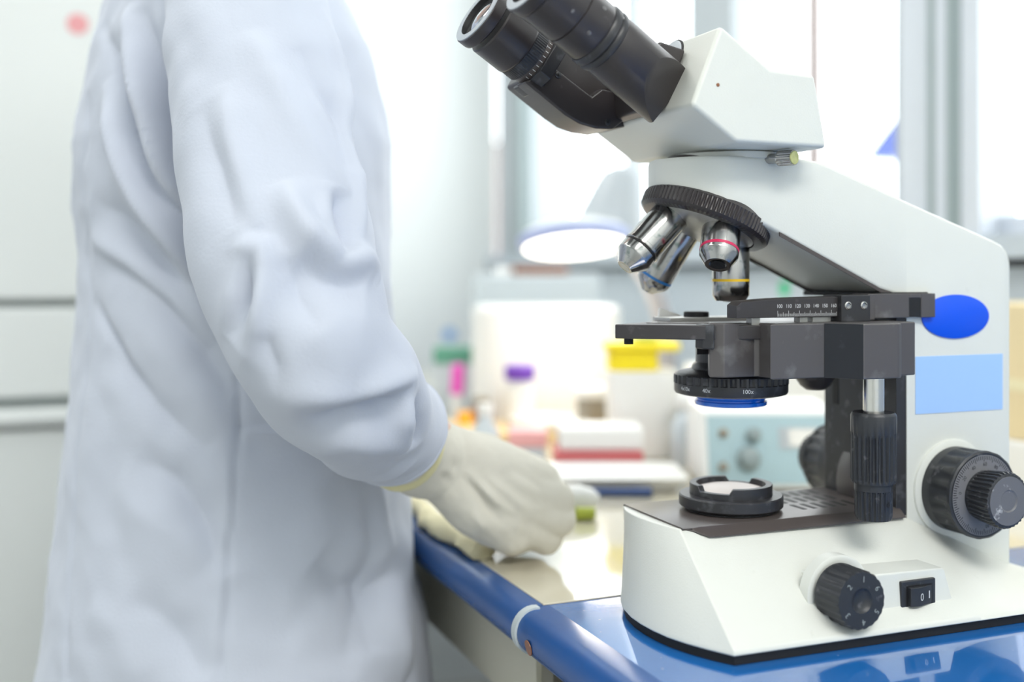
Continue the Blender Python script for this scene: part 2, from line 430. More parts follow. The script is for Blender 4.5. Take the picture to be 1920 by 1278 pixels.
    for t, ad in (('1', 85), ('2', 135), ('3', 215), ('4', 275), ('5', 325), ('6', 30)):
        a = math.radians(ad)
        c = Vector((kx + 12.4 * math.cos(a), -107.95, kz + 0.6 + 12.4 * math.sin(a)))
        r = Vector((math.cos(a), 0, math.sin(a))); tv = Vector((math.sin(a), 0, -math.cos(a)))
        add_text(b, t, 5.0, flat_fn(c, tv, r))
    part(b, 'knob_numerals', 'fridgegap', kb)
base()

# ---- arm and post
def rrect(x, hw, z0, z1, r):
    r = min(r, hw * 0.5, (z1 - z0) * 0.45); p = []
    for cy, cz, a0 in ((hw - r, z1 - r, 0), (-hw + r, z1 - r, 90), (-hw + r, z0 + r, 180), (hw - r, z0 + r, 270)):
        for k in range(5):
            a = math.radians(a0 + 90 * k / 4); p.append(Vector((x, cy + r * math.cos(a), cz + r * math.sin(a))))
    return p
def arm():
    topz = lambda x: 292.5 if x < 36 else (np.interp(x, [36, 111.2, 190, 197.4, 200.5, 202], [292.5, 267.5, 240.5, 236.8, 232, 226]))
    topz = lambda x: float(np.interp(x, [-60, 30, 38, 46, 111.2, 188, 195, 199, 201], [292.5, 292.5, 291.6, 289.8, 267.6, 242.0, 239, 235, 229]))
    botz = lambda x: float(np.interp(x, [-60, 2, 89, 103], [275.5, 248, 208.6, 204.5]))
    b = B(); rings = []
    for x in [-55.9, -55, -53, -50, -46, -41, -35, -28, -21, -14, 2, 20, 30, 38, 46, 70, 89, 103, 111]:
        hw = 40.0 if x >= -16 else math.sqrt(max(1.5, 42 ** 2 - (x + 14) ** 2)) if x < -16 else 40
        hw = min(hw, 40)
        rings.append(rrect(x, hw, botz(x), topz(x), 3.0))
    for x, z0 in ((111.6, 8), (130, 8), (150, 8), (170, 8), (188, 8), (195, 8), (199, 8), (201, 8)):
        rings.append(rrect(x + (4.0 if x == 201 else 0) * 0, 40, z0, topz(x), 3.0))
    b.loft(rings)
    a = part(b, 'arm', 'white', angle=28)
    # dark gasket line along both lower edges of the arm and under it
    for y in (-40.25, 39.65):
        b = B(); b.loft([[Vector((x, y, botz(x) + q)), Vector((x, y + 0.6, botz(x) + q)), Vector((x, y + 0.6, botz(x) + q - 2.6)), Vector((x, y, botz(x) + q - 2.6))] for x, q in ((10, 1.0), (50, 1.0), (89, 1.0), (103, 1.4))])
        part(b, 'gasket', 'panel', a)
    b = B(); b.lathe([(30, -6), (41, 0), (41, 3.6), (38, 5)], (0, 0, 292.2), (0, 0, 1), 64); part(b, 'head_mount', 'white', a)
    # clamp screw of the head
    b = B(); b.lathe([(3.2, 0), (3.2, 9), (4.9, 9.6), (4.9, 10, 20, 0), (4.9, 11, 20, 0.5), (4.9, 20, 20, 0.5), (4.7, 20.6, 20, 0)], (2, -38, 291.3), (0.33, -1, -0.03), 40)
    ts = part(b, 'clamp_screw', 'chrome', a)
    u = Vector((0.33, -1, -0.03)).normalized(); c = Vector((2, -38, 291.3)) + u * 20.6
    b = B(); b.lathe([(4.3, 0), (4.1, 0.5), (0.01, 0.5)], c, u, 32); part(b, 'screw_face', 'brass', ts)
    # oval badge and pale label, on the near side
    b = B(); b.loft([[Vector((152.6 + (rx) * math.cos(t), y, 190.0 + (rz) * math.sin(t))) for t in np.linspace(0, 2 * PI, 64, endpoint=False)] for rx, rz, y in ((29.2, 14.9, -39.8), (29.2, 14.9, -41.0), (28.6, 14.4, -41.3))])
    part(b, 'oval_badge', 'badge', a)
    b = B(); b.bx(118.4, 194.5, -40.45, -39.8, 125.2, 163.6); part(b, 'blank_label', 'label', a)
    # black slide on the front of the post, with its slot and the round gear housing
    b = B(); b.bx(103, 113, -39.4, 36, 58, 206.5); sl = part(b, 'stage_slide', 'blackp', bevel=0.6)
    b = B(); b.bx(102.7, 104, 20, 26, 126, 152); part(b, 'slide_slot', 'dark', sl)
    b = B(); b.lathe([(40, 0), (41, 1.5), (41, 34), (40, 35.5)], (138, 16, 72), (0, -1, 0), 64); part(b, 'gear_housing', 'panel', sl)
    b = B(); b.bx(88, 128, -41.5, 41, 203.5, 206.8); part(b, 'rubber_seal', 'dark', a, bevel=0.5)
    # focus knobs on both sides, coarse with the fine one in front
    for sgn in (-1, 1):
        o = Vector((149.5, -39.5 if sgn < 0 else 58, 74)); d = (0, sgn, 0)
        b = B(); b.lathe([(33, 0 if sgn < 0 else -19), (32.5, 2.0), (29.5, 3.2), (26, 3.2)], o, d, 64); cl = part(b, 'focus_collar', 'white' if sgn < 0 else 'blackp', a)  # far collar is black: the shaded gap behind the knob put into its colour
        b = B()
        b.lathe([(26.5, 2), (28.3, 2.6), (28.3, 9.6, 18, 0), (28.3, 10.2, 18, 0), (28.4, 11.2, 18, 1.3), (28.5, 25.6, 18, 1.3), (28.9, 26.2, 18, 0.1), (28.9, 28.6, 18, 0.25), (27.6, 29.4), (26.6, 29.2), (18.5, 29.2)], o, d, 64)
        ck = part(b, 'coarse_focus_knob', 'rubber')
        b = B(); b.lathe([(18, 29.0), (26.4, 29.0), (26.4, 29.32), (18, 29.32)], o, d, 64); part(b, 'scale_ring', 'scaleg', ck)
        b = B()
        for k in range(100):
            t = 2 * PI * k / 100
            l = 3.8 if k % 5 == 0 else 2.6
            e = Vector((math.cos(t), 0, math.sin(t))); f = Vector((-math.sin(t), 0, math.cos(t)))
            c = o + Vector((0, sgn * 29.35, 0))
            add_quad(b, [c + e * 25.9 + f * 0.25, c + e * (25.9 - l) + f * 0.25, c + e * (25.9 - l) - f * 0.25, c + e * 25.9 - f * 0.25])
        for k, t in enumerate(('0', '20', '40', '60', '80', '100', '120', '140', '160', '180')):
            an = math.radians(172 - 28 * k) if sgn < 0 else math.radians(8 + 28 * k)
            e = Vector((math.cos(an), 0, math.sin(an))); f = Vector((math.sin(an), 0, -math.cos(an))) * (1 if sgn < 0 else -1)
            add_text(b, t, 3.4, flat_fn(o + Vector((0, sgn * 29.4, 0)) + e * 20.3, f, e))
        part(b, 'focus_scale', 'engr', ck)
        b = B()
        b.lathe([(16.2, 28), (16.4, 31, 34, 0), (16.8, 32, 34, 1.1), (18.4, 47.2, 34, 1.2), (17.6, 49.2, 34, 0.6), (16.2, 49.8), (7, 49.8), (6, 48.8), (0.01, 48.3)], o, d, 64)
        fk = part(b, 'fine_focus_knob', 'rubber')
        b = B(); b.lathe([(15.8, 49.4), (15.6, 50.1), (7.2, 50.2), (6.2, 49.3), (0.01, 48.8)], o, d, 48); part(b, 'knob_face', 'facew', fk)
arm()

# ---- nosepiece and objectives
BETA = math.radians(22.5)
AP = Vector((0, 0, 302))
NA = Vector((-math.sin(BETA), 0, -math.cos(BETA)))
NU = Vector((-math.cos(BETA), 0, math.sin(BETA)))
NW = Vector((0, -1, 0))
def nosepiece():
    b = B()
    b.lathe([(38, 40), (42.0, 45.5), (42.8, 46, 88, 0), (43.2, 47, 88, 1.0), (43.2, 54.0, 88, 1.0), (42.6, 55, 88, 0.1), (40.5, 57.0), (35, 57.6), (34.5, 56)], AP, NA)
    r = part(b, 'nosepiece_ring', 'tube')
    b = B(); b.lathe([(34.8, 52), (34.8, 56.6), (33, 58), (25, 61), (12, 63), (0.01, 63.5)], AP, NA, 64); t = part(b, 'turret', 'nose', r)
    b = B(); b.lathe([(30, 18), (37, 22), (39.5, 40), (38, 46)], AP, NA, 48); part(b, 'turret_housing', 'panel', r)
    def dirn(az):
        a = math.radians(az)
        return NA * math.cos(BETA) + (NU * math.cos(a) + NW * math.sin(a)) * math.sin(BETA)
    def objective(name_ring, az, L0, L1, R, prof, rings, tipm='chrome', lens=3.4):
        d = dirn(az)
        b = B(); b.lathe([(R * r, L0 + (L1 - L0) * h) for r, h in prof], AP, d, 48)
        o = part(b, 'objective', 'chrome')
        for m, h0, h1 in rings:
            rr = np.interp((h0 + h1) / 2, [p[1] for p in prof], [p[0] for p in prof]) * R
            b = B(); a0, a1 = L0 + (L1 - L0) * h0, L0 + (L1 - L0) * h1
            b.lathe([(rr - 0.5, a0), (rr + 0.16, a0 + 0.05), (rr + 0.16, a1 - 0.05), (rr - 0.5, a1)], AP, d, 48); part(b, 'colour_ring' if m != 'dark' else 'groove', m, o)
        b = B(); b.lathe([(lens, L1 - 0.6), (lens, L1 + 0.12), (lens * 0.6, L1 + 0.02), (0.01, L1 + 0.0)], AP, d, 32); part(b, 'front_lens', 'dark' if az == 90 else 'nose', o)
        return o
    objective('red', 90, 57, 91, 12.2, [(0.70, 0), (0.96, 0.05), (1.0, 0.10), (1.0, 0.60), (1.0, 0.76), (0.99, 0.80), (0.66, 0.995), (0.62, 1.0), (0.45, 0.985), (0.36, 0.93)], [('redr', 0.66, 0.72)], lens=4.6)
    objective('plain', 0, 57, 111.5, 12.3, [(0.70, 0), (0.96, 0.03), (1.0, 0.06), (1.0, 0.62), (1.0, 0.655), (1.03, 0.66), (1.03, 0.69), (0.95, 0.70), (0.95, 0.72), (1.0, 0.73), (1.0, 0.83), (0.98, 0.85), (0.48, 0.985), (0.45, 1.0)], [('dark', 0.70, 0.72)], lens=3.6)
    objective('yellow', 180, 57, 101.5, 12.2, [(0.70, 0), (0.96, 0.03), (1.0, 0.06), (1.0, 0.68), (1.0, 0.90), (0.95, 0.92), (0.80, 0.985), (0.45, 0.99), (0.40, 1.0)], [('yelr', 0.66, 0.70)])
    objective('blue', 270, 57, 111, 12.0, [(0.70, 0), (0.96, 0.03), (1.0, 0.06), (1.0, 0.76), (1.0, 0.84), (0.93, 0.88), (0.62, 0.95), (0.45, 0.985), (0.40, 1.0)], [('blur', 0.765, 0.80)])
nosepiece()

# ---- viewing head with the two eyepieces
TD = Vector((-math.cos(math.radians(31)), -0.12, math.sin(math.radians(31)))).normalized()
def head():
    b = B()
    b.prism_y([(-69.4, 317.5), (-49.4, 366.4), (-14.4, 342.9), (18.2, 341.3), (27.4, 296.4), (-38.5, 297.0)], -65.4, 65.4)
    h = part(b, 'head', 'white', bevel=3.0, bseg=3, bang=15)
    b = B(); b.lathe([(1.1, 0), (1.1, 0.5), (0.5, 0.7)], (-51.4, -65.2, 330.5), (0, -1, 0), 16); part(b, 'pin_hole', 'brown', h)
    # raised hatch on the sloping underside
    nd = Vector((-0.553, 0, -0.833)); ud = Vector((0.833, 0, -0.553))
    c = Vector((-58, -38, 310.2)); b = B()
    e = [c + ud * x + Vector((0, y, 0)) for x, y in ((-7, -24), (11, -24), (11, 22), (-7, 22))]
    b.loft([[p - nd * 1 for p in e], [p + nd * 0.25 for p in e]]); part(b, 'hatch', 'white', h)
    # round hinge plate between the tubes
    fn = Vector((-0.925, 0, 0.378)); fu = Vector((0.378, 0, 0.925))
    def face(y, s): return Vector((-69.4, y, 317.5)) + fu * s
    b = B(); b.lathe([(15.6, -1), (15.6, 0.4), (14.6, 0.5)], face(-14, 38), fn, 48); hp = part(b, 'hinge_disc', 'dark', h)
    b = B(); b.lathe([(14.2, -1), (14.2, 1.0), (13.4, 1.4), (0.01, 1.4)], face(-13.4, 38.6), fn, 48); part(b, 'hinge_cap', 'cupgrey', hp)
    b = B(); b.prism_y([(-70, 317.5), (-60, 347), (-70, 352), (-80, 342), (-78, 320)], -30, 20); part(b, 'hinge_block', 'tube', h, bevel=2)
    for side, ext in ((-1, 0.0), (1, 6.0)):
        o = Vector((-64, -34, 325.6)) if side < 0 else Vector((-65, 34, 316.5))
        near = side < 0
        if near:
            b = B()
            b.lathe([(19.5, -34), (19.6, 0), (19.4, 56), (18.7, 58)], o, TD, 72)
            # flat slanting cut of the lower end
            p0, p1 = Vector((-80, -34, 307.6)), Vector((-47, -34, 345))
            p2 = o + Vector((0, -19.5, 0)) + TD * 31
            n = (p1 - p0).cross(p2 - p0).normalized()
            if n.dot(TD) < 0: n = -n
            geom = list(b.bm.verts) + list(b.bm.edges) + list(b.bm.faces)
            res = bmesh.ops.bisect_plane(b.bm, geom=geom, plane_co=p0, plane_no=n, clear_inner=True)
            edges = [e for e in res['geom_cut'] if isinstance(e, bmesh.types.BMEdge)]
            bmesh.ops.contextual_create(b.bm, geom=edges)
            n2 = (p1 - p0).cross(Vector((0, 1, 0))).normalized()
            if n2.dot(TD) < 0: n2 = -n2
            geom = list(b.bm.verts) + list(b.bm.edges) + list(b.bm.faces)
            res = bmesh.ops.bisect_plane(b.bm, geom=geom, plane_co=p0 + n2 * 0.5, plane_no=n2, clear_inner=True)
            bmesh.ops.contextual_create(b.bm, geom=[e for e in res['geom_cut'] if isinstance(e, bmesh.types.BMEdge)])
            tb = part(b, 'eyepiece_tube', 'tube', bevel=1.0, bang=40, bseg=3)
            b = B(); b.prism_y([(-69, 321), (-54, 357), (-72, 361), (-90, 344), (-85, 331)], -34, -12); part(b, 'tube_bracket', 'tube', tb, bevel=2)
            # collar with bright ring, screws and flange
            b = B(); b.lathe([(18.6, 57), (20.0, 58.2), (20.2, 60), (19.6, 61.6), (18.9, 62.2), (20.2, 63.2), (20.2, 66.4), (19.3, 67.8), (18.4, 68)], o, TD, 64); part(b, 'tube_collar', 'blackp', tb)
        else:
            out = [(-139.5, 341.5), (-130, 357), (-122, 371), (-100, 376), (-60, 358), (-52, 330), (-66.5, 315.8), (-80.5, 313), (-92, 314), (-102.5, 317), (-112, 322.5), (-121.3, 329)]
            b = B(); b.prism_y(out, 22, 54)
            tb = part(b, 'prism_box', 'tube', bevel=2.5, bseg=3, bang=60)
            b = B(); b.prism_y([(-142, 339.5), (-121.5, 350.0), (-95.2, 333.1), (-88, 338.5), (-58, 334), (-64.3, 324.5), (-79.8, 312.6), (-92, 312.4), (-104, 315.0), (-114, 320), (-122, 325.6)], 14, 30)
            part(b, 'prism_cover', 'tube', tb, bevel=1.6, bang=34)
            b = B()
            pts = lambda k: [o + TD * k + Vector((0, y, 0)) + Vector((0.53, 0, 0.848)) * s for y, s in ((-20, -12), (-8, -19), (14, -19.5), (20, -16), (20, 14), (12, 19.8), (-12, 19.8), (-20, 14))]
            b.loft([pts(66), pts(71), pts(72), pts(75.5)]); part(b, 'prism_cap', 'blackp', tb, bevel=1.0)
            for x, z in ((-119, 345.0), (-84, 317.0)):
                b = B(); b.lathe([(2.2, 0), (2.2, 0.5), (1.5, 0.8), (0.01, 0.8)], (x, 14.1, z), (0, -1, 0), 20)
                sc = part(b, 'cross_head_screw', 'blackp', tb)
                b = B(); b.box((x, 13.25, z), (2.0, 0.3, 0.45)); b.box((x, 13.25, z), (0.45, 0.3, 2.0)); part(b, 'screw_slot', 'dark', sc)
        k0 = 68 if near else 84
        e = ext
        b = B()
        if near:
            b.lathe([(18.2, 66), (18.9, 68), (19.3, 70), (19.3, 85.6), (18.5, 86.0), (18.5, 86.6), (19.4, 87), (19.6, 89), (19.8, 109), (19.0, 110)], o, TD, 64)
            ep = part(b, 'eyepiece', 'tube', tb)
            for t, an in ((75, -60), (75, -112), (91, -70), (61.5, -128)):
                u, v, w = frame_of(TD); a = math.radians(an)
                # screws sit on the side that faces the bench front
                rad = (Vector((0, -1, 0)) * math.cos(a + PI / 2) + Vector((0.53, 0, 0.848)) * -math.sin(a + PI / 2))
                b = B(); b.lathe([(1.3, 0), (1.3, 0.5), (0.6, 0.7)], o + TD * t + rad * 19.2, rad, 14)
                part(b, 'set_screw', 'knurlgrey', ep)
            top = 110
        else:
            b = B(); b.lathe([(17.8, 73.5), (17.8, 81.5)], o, TD, 64); dr = part(b, 'dioptre_ring', 'panel', tb)
            b = B(); b.lathe([(18.9, 81.5, 70, 0), (19.2, 82.0, 70, 0.4), (19.2, 89.5, 70, 0.4), (19.2, 90.1, 70, 0)], o, TD); part(b, 'knurled_grip', 'blackp', dr)
            b = B()
            def cyl(th, t, R=17.95): return o + TD * t + (Vector((0, -1, 0)) * math.cos(th) + Vector((-0.53, 0, -0.848)) * math.sin(th)) * R
            for k in range(-3, 9):
                th = -0.5 + k * 0.2
                add_quad(b, [cyl(th - 0.014, 76.0), cyl(th + 0.014, 76.0), cyl(th + 0.014, 78.3), cyl(th - 0.014, 78.3)])
            add_text(b, '0', 4.0, lambda x, y: cyl(-0.30 + y / 18, 79.5 - x))
            add_text(b, '+', 3.6, lambda x, y: cyl(0.30 + y / 18, 79.5 - x))
            part(b, 'dioptre_scale', 'print_', dr)
            b = B(); b.lathe([(18.4, 89.5), (19.6, 90.9), (19.8, 92.0), (19.8, 112.5), (19, 113.5)], o, TD, 64); ep = part(b, 'eyepiece', 'tube', tb)
            top = 117.5
        b = B()
        b.lathe([(19.0, top - 1), (20.6, top), (21.0, top + 1.5), (21.0, top + 6.6), (20.2, top + 7.2), (16, top + 7.0), (15.8, top + 2.6)], o, TD, 64)
        ec = part(b, 'eyecup', 'tube', ep)
        b = B()
        b.lathe([(20.3, top + 6.8), (20.3, top + 7.8), (16.0, top + 8.0), (15.4, top + 7.2)], o, TD, 64, cap=False)
        part(b, 'eyecup_rim', 'cupgrey', ec)
        b = B(); b.lathe([(15.5, top + 7.6), (14.8, top + 4.4), (12.4, top + 3.8)], o, TD, 48, cap=False); part(b, 'eyecup_bore', 'dark', ec)
        b = B(); b.lathe([(12.6, top + 2.8), (12.4, top + 3.9), (10.5, top + 4.9), (7, top + 5.8), (3, top + 6.3), (0.01, top + 6.4)], o, TD, 48)
        part(b, 'eye_lens', 'glass', ec)
head()

# ---- stage
def stage():
    b = B()
    b.prism_z([(-86, 0), (-84, -2.4), (-44, -33.5), (-38, -35), (-34, -36), (60, -60), (94, -66), (96, 60), (40, 74), (-23, 44)], 178, 187)
    st = part(b, 'stage_plate', 'black', bevel=0.7)
    b = B(); b.lathe([(3, 174), (3, 179)], (-74, 4, 0), (0, 0, 1), 20); part(b, 'stop_pin', 'dark', st)
    b = B(); b.prism_z([(-60, 6), (-20, -20), (60, -20), (60, 40), (-15, 40)], 186.9, 187.5); part(b, 'wear_plate', 'panel', st)
    # stepped carriage along the near edge
    b = B()
    b.prism_z([(-37, -33), (-30.5, -39.5), (-8.2, -39.5), (-6.4, -42), (-5, -56), (-11.5, -60.5), (28, -62), (42.5, -80.5), (68, -82), (71.5, -80.5), (72.5, -77), (73, -68), (94, -67.5), (94, -20), (-30, -20)], 154.5, 188.4)
    cg = part(b, 'stage_carriage', 'castgrey', st, bevel=0.9, bang=20)
    b = B(); b.prism_z([(27.4, -62.3), (41.9, -81.0), (43, -79), (30, -61)], 154.7, 188.2); part(b, 'carriage_step_shade', 'step_shade', cg)  # dark sheet over the step; its shade is put into the colour
    b = B(); b.prism_z([(-42, -33), (-36.8, -38.2), (-33, -33), (-34, -20), (-42, -24)], 172, 187.6); part(b, 'carriage_latch', 'blackp', st, bevel=1.2)
    b = B(); b.prism_z([(-38, -20), (104, -24), (104, 26), (-10, 26)], 168, 178); part(b, 'stage_bracket', 'blackp', st)
    b = B(); b.bx(46, 104, -22, 30, 150, 168); b.lathe([(17, 154), (10, 143), (6, 140)], (66, -2, 0), (0, 0, 1), 32); part(b, 'bracket_block', 'black', st)
    # ruler bar with clamp block and arm
    b = B()
    b.loft([[Vector((x, y, z)) for y, z in ((-45, 191.5), (-45, 191.5 + hh), (-41, 191.5 + hh + 0.6), (-34, 191.5 + hh + 0.6), (-34, 191.5))] for x, hh in ((-25, 7.4), (-21, 10.0), (4, 11.6), (52, 12.6))])
    rb = part(b, 'ruler_bar', 'black', st, bevel=0.3)
    b = B()
    for k in range(0, 56):
        x = 5 + k * 0.82
        l = 3.6 if k % 10 == 0 else (2.6 if k % 5 == 0 else 1.8)
        add_quad(b, [Vector((x, -45.12, 192.2)), Vector((x + 0.22, -45.12, 192.2)), Vector((x + 0.22, -45.12, 192.2 + l)), Vector((x, -45.12, 192.2 + l))])
    for k, t in enumerate(('100', '110', '120', '130', '140', '150', '160')):
        add_text(b, t, 3.3, flat_fn((6.5 + k * 6.9, -45.14, 198.6), (0.92, 0, 0), (0, 0, 1)))
    part(b, 'ruler_scale', 'print_', rb)
    for x0, x1 in ((-12, -6), (24, 30), (34, 48)):
        b = B(); b.bx(x0, x1, -42, -36, 187, 191.7); part(b, 'ruler_foot', 'nose', rb)
    b = B(); b.bx(51, 74, -49, -30, 188.2, 205.4); cb = part(b, 'clamp_block', 'blackp', st, bevel=0.8)
    for x in (56, 68.5):
        b = B(); b.lathe([(2.7, 0), (2.7, 0.5), (1.9, 0.9), (1.5, 0.4), (0.01, 0.2)], (x, -48.9, 198.6), (0, -1, 0), 24)
        part(b, 'socket_screw', 'chrome', cb)
    b = B(); b.bx(74.2, 79.6, -46.5, -30, 189, 206); part(b, 'clamp_cap', 'castgrey', cb, bevel=0.6)
    b = B()
    b.bx(80, 109, -45, -30, 190, 206); b.bx(109, 119, -45, -30, 203, 206); b.bx(109, 119, -36, -30, 190, 203); b.bx(119, 131, -45, -30, 190, 206)
    part(b, 'slide_arm', 'castgrey', st, bevel=0.5)
    b = B(); b.bx(108.4, 119.6, -44.6, -35.8, 190.4, 203); part(b, 'arm_notch', 'dark', st)
    # slide clip seen beyond the plate
    b = B(); b.lathe([(8.5, 190), (8.5, 193), (7.8, 193.6), (0.01, 193.6)], (-13, 22, 0), (0, 0, 1), 32); ck = part(b, 'clip_knob', 'dark', st)
    b = B(); b.bx(-40, 30, 10, 34, 187.4, 190); part(b, 'specimen_clip', 'nose', st, bevel=0.4)
    b = B(); b.prism_y([(-34, 188), (-13, 188), (-13, 189.5), (-33, 196)], 36, 38.5); part(b, 'clip_lever', 'plastw', st)
    # coaxial stage drive
    rx, ry = 57.5, -71.5
    b = B(); b.lathe([(6.4, 90), (6.4, 160)], (rx, ry, 0), (0, 0, 1), 40); rd = part(b, 'drive_shaft', 'steel', st)
    b = B(); b.lathe([(8, 132.0), (12.6, 133.2), (13.5, 132), (13.9, 131, 22, 0), (13.9, 121, 22, 0.2), (13.9, 118, 22, 1.5), (13.9, 92, 22, 1.6), (13.5, 90.6, 22, 0.5), (13.0, 89.4), (11.6, 89.2)], (rx, ry, 0), (0, 0, 1)); part(b, 'x_drive_knob', 'rubber', rd)
    b = B(); b.lathe([(11.6, 89.2), (11.6, 85, 22, 0), (11.5, 84, 22, 1.2), (11.3, 69, 22, 1.2), (10.4, 66.8), (7, 66)], (rx, ry, 0), (0, 0, 1)); k2 = part(b, 'y_drive_knob', 'rubber', rd)
    b = B(); b.lathe([(1.3, 0), (1.3, 0.35), (0.01, 0.4)], (rx + 1.7, ry - 11.15, 77), (0.15, -1, 0), 16); part(b, 'grub_screw_hole', 'dark', k2)
stage()

# ---- condenser and blue filter
def condenser():
    b = B(); b.lathe([(21, 176), (23, 172), (23, 161), (25, 159), (26, 156.4), (34, 154.4), (36.6, 153.4), (37.4, 152.8, 40, 0), (37.5, 152.2, 40, 1.4), (37.5, 147.6, 40, 1.4), (37.5, 147.2, 40, 0)], (0, 0, 0), (0, 0, 1)); c = part(b, 'condenser', 'blackp')
    b = B(); b.lathe([(37.2, 147.2), (37.2, 142), (36.4, 140.6), (33, 139.6), (26, 138.9)], (0, 0, 0), (0, 0, 1), 72); rg = part(b, 'iris_ring', 'blackp', c)
    for t, x0 in (('4x10x', -20), ('40x', -2.5), ('100x', 24)):
        b = B()
        def fn(x, y, x0=x0):
            a = -PI / 2 - 0.93 + (x0 + x) / 37.3
            return Vector((37.32 * math.cos(a), 37.32 * math.sin(a), 144.6 + y))
        add_text(b, t, 3.7, fn)
        part(b, 'iris_scale', 'print_', rg)
    b = B(); b.lathe([(24.0, 139.2), (24.0, 137.8), (22.4, 136.8), (22.4, 135.8), (23.8, 135.4), (23.6, 133.2), (22.6, 132.6), (0.01, 132.4)], (0, 0, 0), (0, 0, 1), 72); part(b, 'blue_filter', 'bluefil', c)
condenser()
for _c in [o for o in bpy.data.objects if o.parent is MS and o.type == 'MESH']: pass

# ================================================================== BENCHES
def bench(label, y0, y1, topm, inset, grp=None):
    t = thing('lab_bench', label, 'bench', (250, (y0 + y1) / 2, -H))
    # rolled front edge + slab
    pts = []
    for k in range(13):
        a = math.radians(95 + 170 * k / 12)
        pts.append((-124 + 13.5 * math.cos(a), -14 + 14 * math.sin(a)))
    b = B(); b.prism_y([(640, -28), (640, 0)] + pts, y0, y1)
    top = b.done('worktop', 'blue' if topm == 'blue' else 'edge', t)
    b = B(); b.prism_y([(-112, -27.9), (-112, 0.12)] + [(x - 0.25, z + (0.2 if z > -10 else -0.2)) for x, z in pts], y0, y1); b.done('front_edging', 'edge', top)
    if inset:
        b = B(); b.bx(-116, 636, y0 + 0.1, y1 - 3, -4, 0.9); b.done('laminate_inset', topm, t, bevel=0.6)
    b = B(); b.bx(-104, -88, y0 + (40 if inset else 8), y1 - 8, -95, -28.5); b.done('apron', 'cream' if inset else 'olive', t)
    for y in (y0 + 20, y1 - 45):
        for x in (-100, 590):
            b = B(); b.bx(x, x + 40, y, y + 40, -H, -28.5); b.done('leg', 'olive', t)
    b = B(); b.bx(540, 560, y0 + 30, y1 - 30, -600, -28.5); b.done('back_panel', 'olive', t)
    return t
nb = bench('near blue laminate bench carrying the microscope', -900, 43.5, 'blue', False)
fb = bench('far bench with glossy cream top and rolled blue edge, under the gloved hand', 44.5, 1780, 'creamtop', True)
b = B()
for r, y0, y1 in ((1.4, 37.5, 43.9),):
    pts = [(-124 + (13.9 + r) * math.cos(math.radians(80 + 200 * k / 16)), -14 + (14.2 + r) * math.sin(math.radians(80 + 200 * k / 16))) for k in range(17)]
    b.prism_y(pts, y0, y1)
ec = b.done('bench_end_cap', 'edgecap', nb)
b = B(); b.lathe([(5, 0), (5, 0.5), (0.01, 0.6)], (-137.6, 18, -17), (-1, 0, -0.2), 24)
tag(b.done('brown_spot', 'brown', loc=(-137.6, 18, -17)), 'small brown blot on the blue bench edging beside the pale end cap', 'blot')

# ================================================================== FRIDGE
def fridge():
    t = thing('fridge', 'white enamel fridge standing behind the person', 'fridge', (-600, 1300, -H))
    b = B(); b.bx(-950, -262, 1030, 1650, -H + 30, 950); b.done('cabinet', 'fridge', t, bevel=8)
    b = B(); b.bx(-950, -262, 1000, 1026, 184, 950); b.done('upper_door', 'fridge', t, bevel=6)
    b = B(); b.bx(-950, -262, 1000, 1026, 52, 174); b.done('middle_drawer', 'fridge', t, bevel=6)
    b = B(); b.bx(-950, -262, 1000, 1026, -H + 60, 10); b.done('lower_door', 'fridge', t, bevel=6)
    b = B(); b.bx(-950, -262, 985, 1026, 16, 38); b.done('handle_ledge', 'fridge', t, bevel=7, bseg=3)
    b = B(); b.bx(-945, -268, 1018, 1032, -H + 60, 940); b.done('gasket', 'fridgegap', t)
    b = B(); b.bx(-930, -282, 1060, 1620, -H, -H + 32); b.done('plinth', 'fridgegap', t)
    b = B(); b.lathe([(14, 0), (14, 0.5), (0.01, 0.6)], (-393, 999.8, 560), (0, -1, 0), 32)
    tag(b.done('sticker', 'pink', loc=(-393, 999.8, 560)), 'faded red round sticker on upper fridge door behind the shoulder', 'sticker')
fridge()
# ================================================================== PERSON
def torso_rings(n=260, m=260):
    zs = [-400, -130, -71, -25, 20, 88, 134, 198, 234, 271, 325, 398, 425, 452, 480, 505, 522]
    xc = [-272, -272, -272.5, -273.6, -274, -273.6, -273.6, -273.6, -274.7, -276.5, -276, -278.5, -281.4, -284, -281, -276, -274]
    aa = [176, 160, 152.4, 145.4, 139, 131.4, 127.4, 121.6, 119, 122.3, 122.9, 107, 93.7, 79, 66, 58, 55]
    bb = [205, 195, 190, 186, 182, 178, 176, 174, 174, 174, 174, 172, 166, 150, 116, 78, 60]
    out = []
    for z in np.linspace(-400, 522, m):
        c, a, b = (float(np.interp(z, zs, q)) for q in (xc, aa, bb))
        a = math.sqrt(a * a + 0.1616 * (190 ** 2 - min(b, 190) ** 2)) if z < 440 else a
        t = np.linspace(0, 2 * math.pi, n, endpoint=False)
        e = 0.92
        x = c + a * np.sign(np.cos(t)) * np.abs(np.cos(t)) ** e
        y = 340 + b * np.sign(np.sin(t)) * np.abs(np.sin(t)) ** e
        out.append(np.stack([x, y, np.full(n, z)], 1))
    return np.array(out)
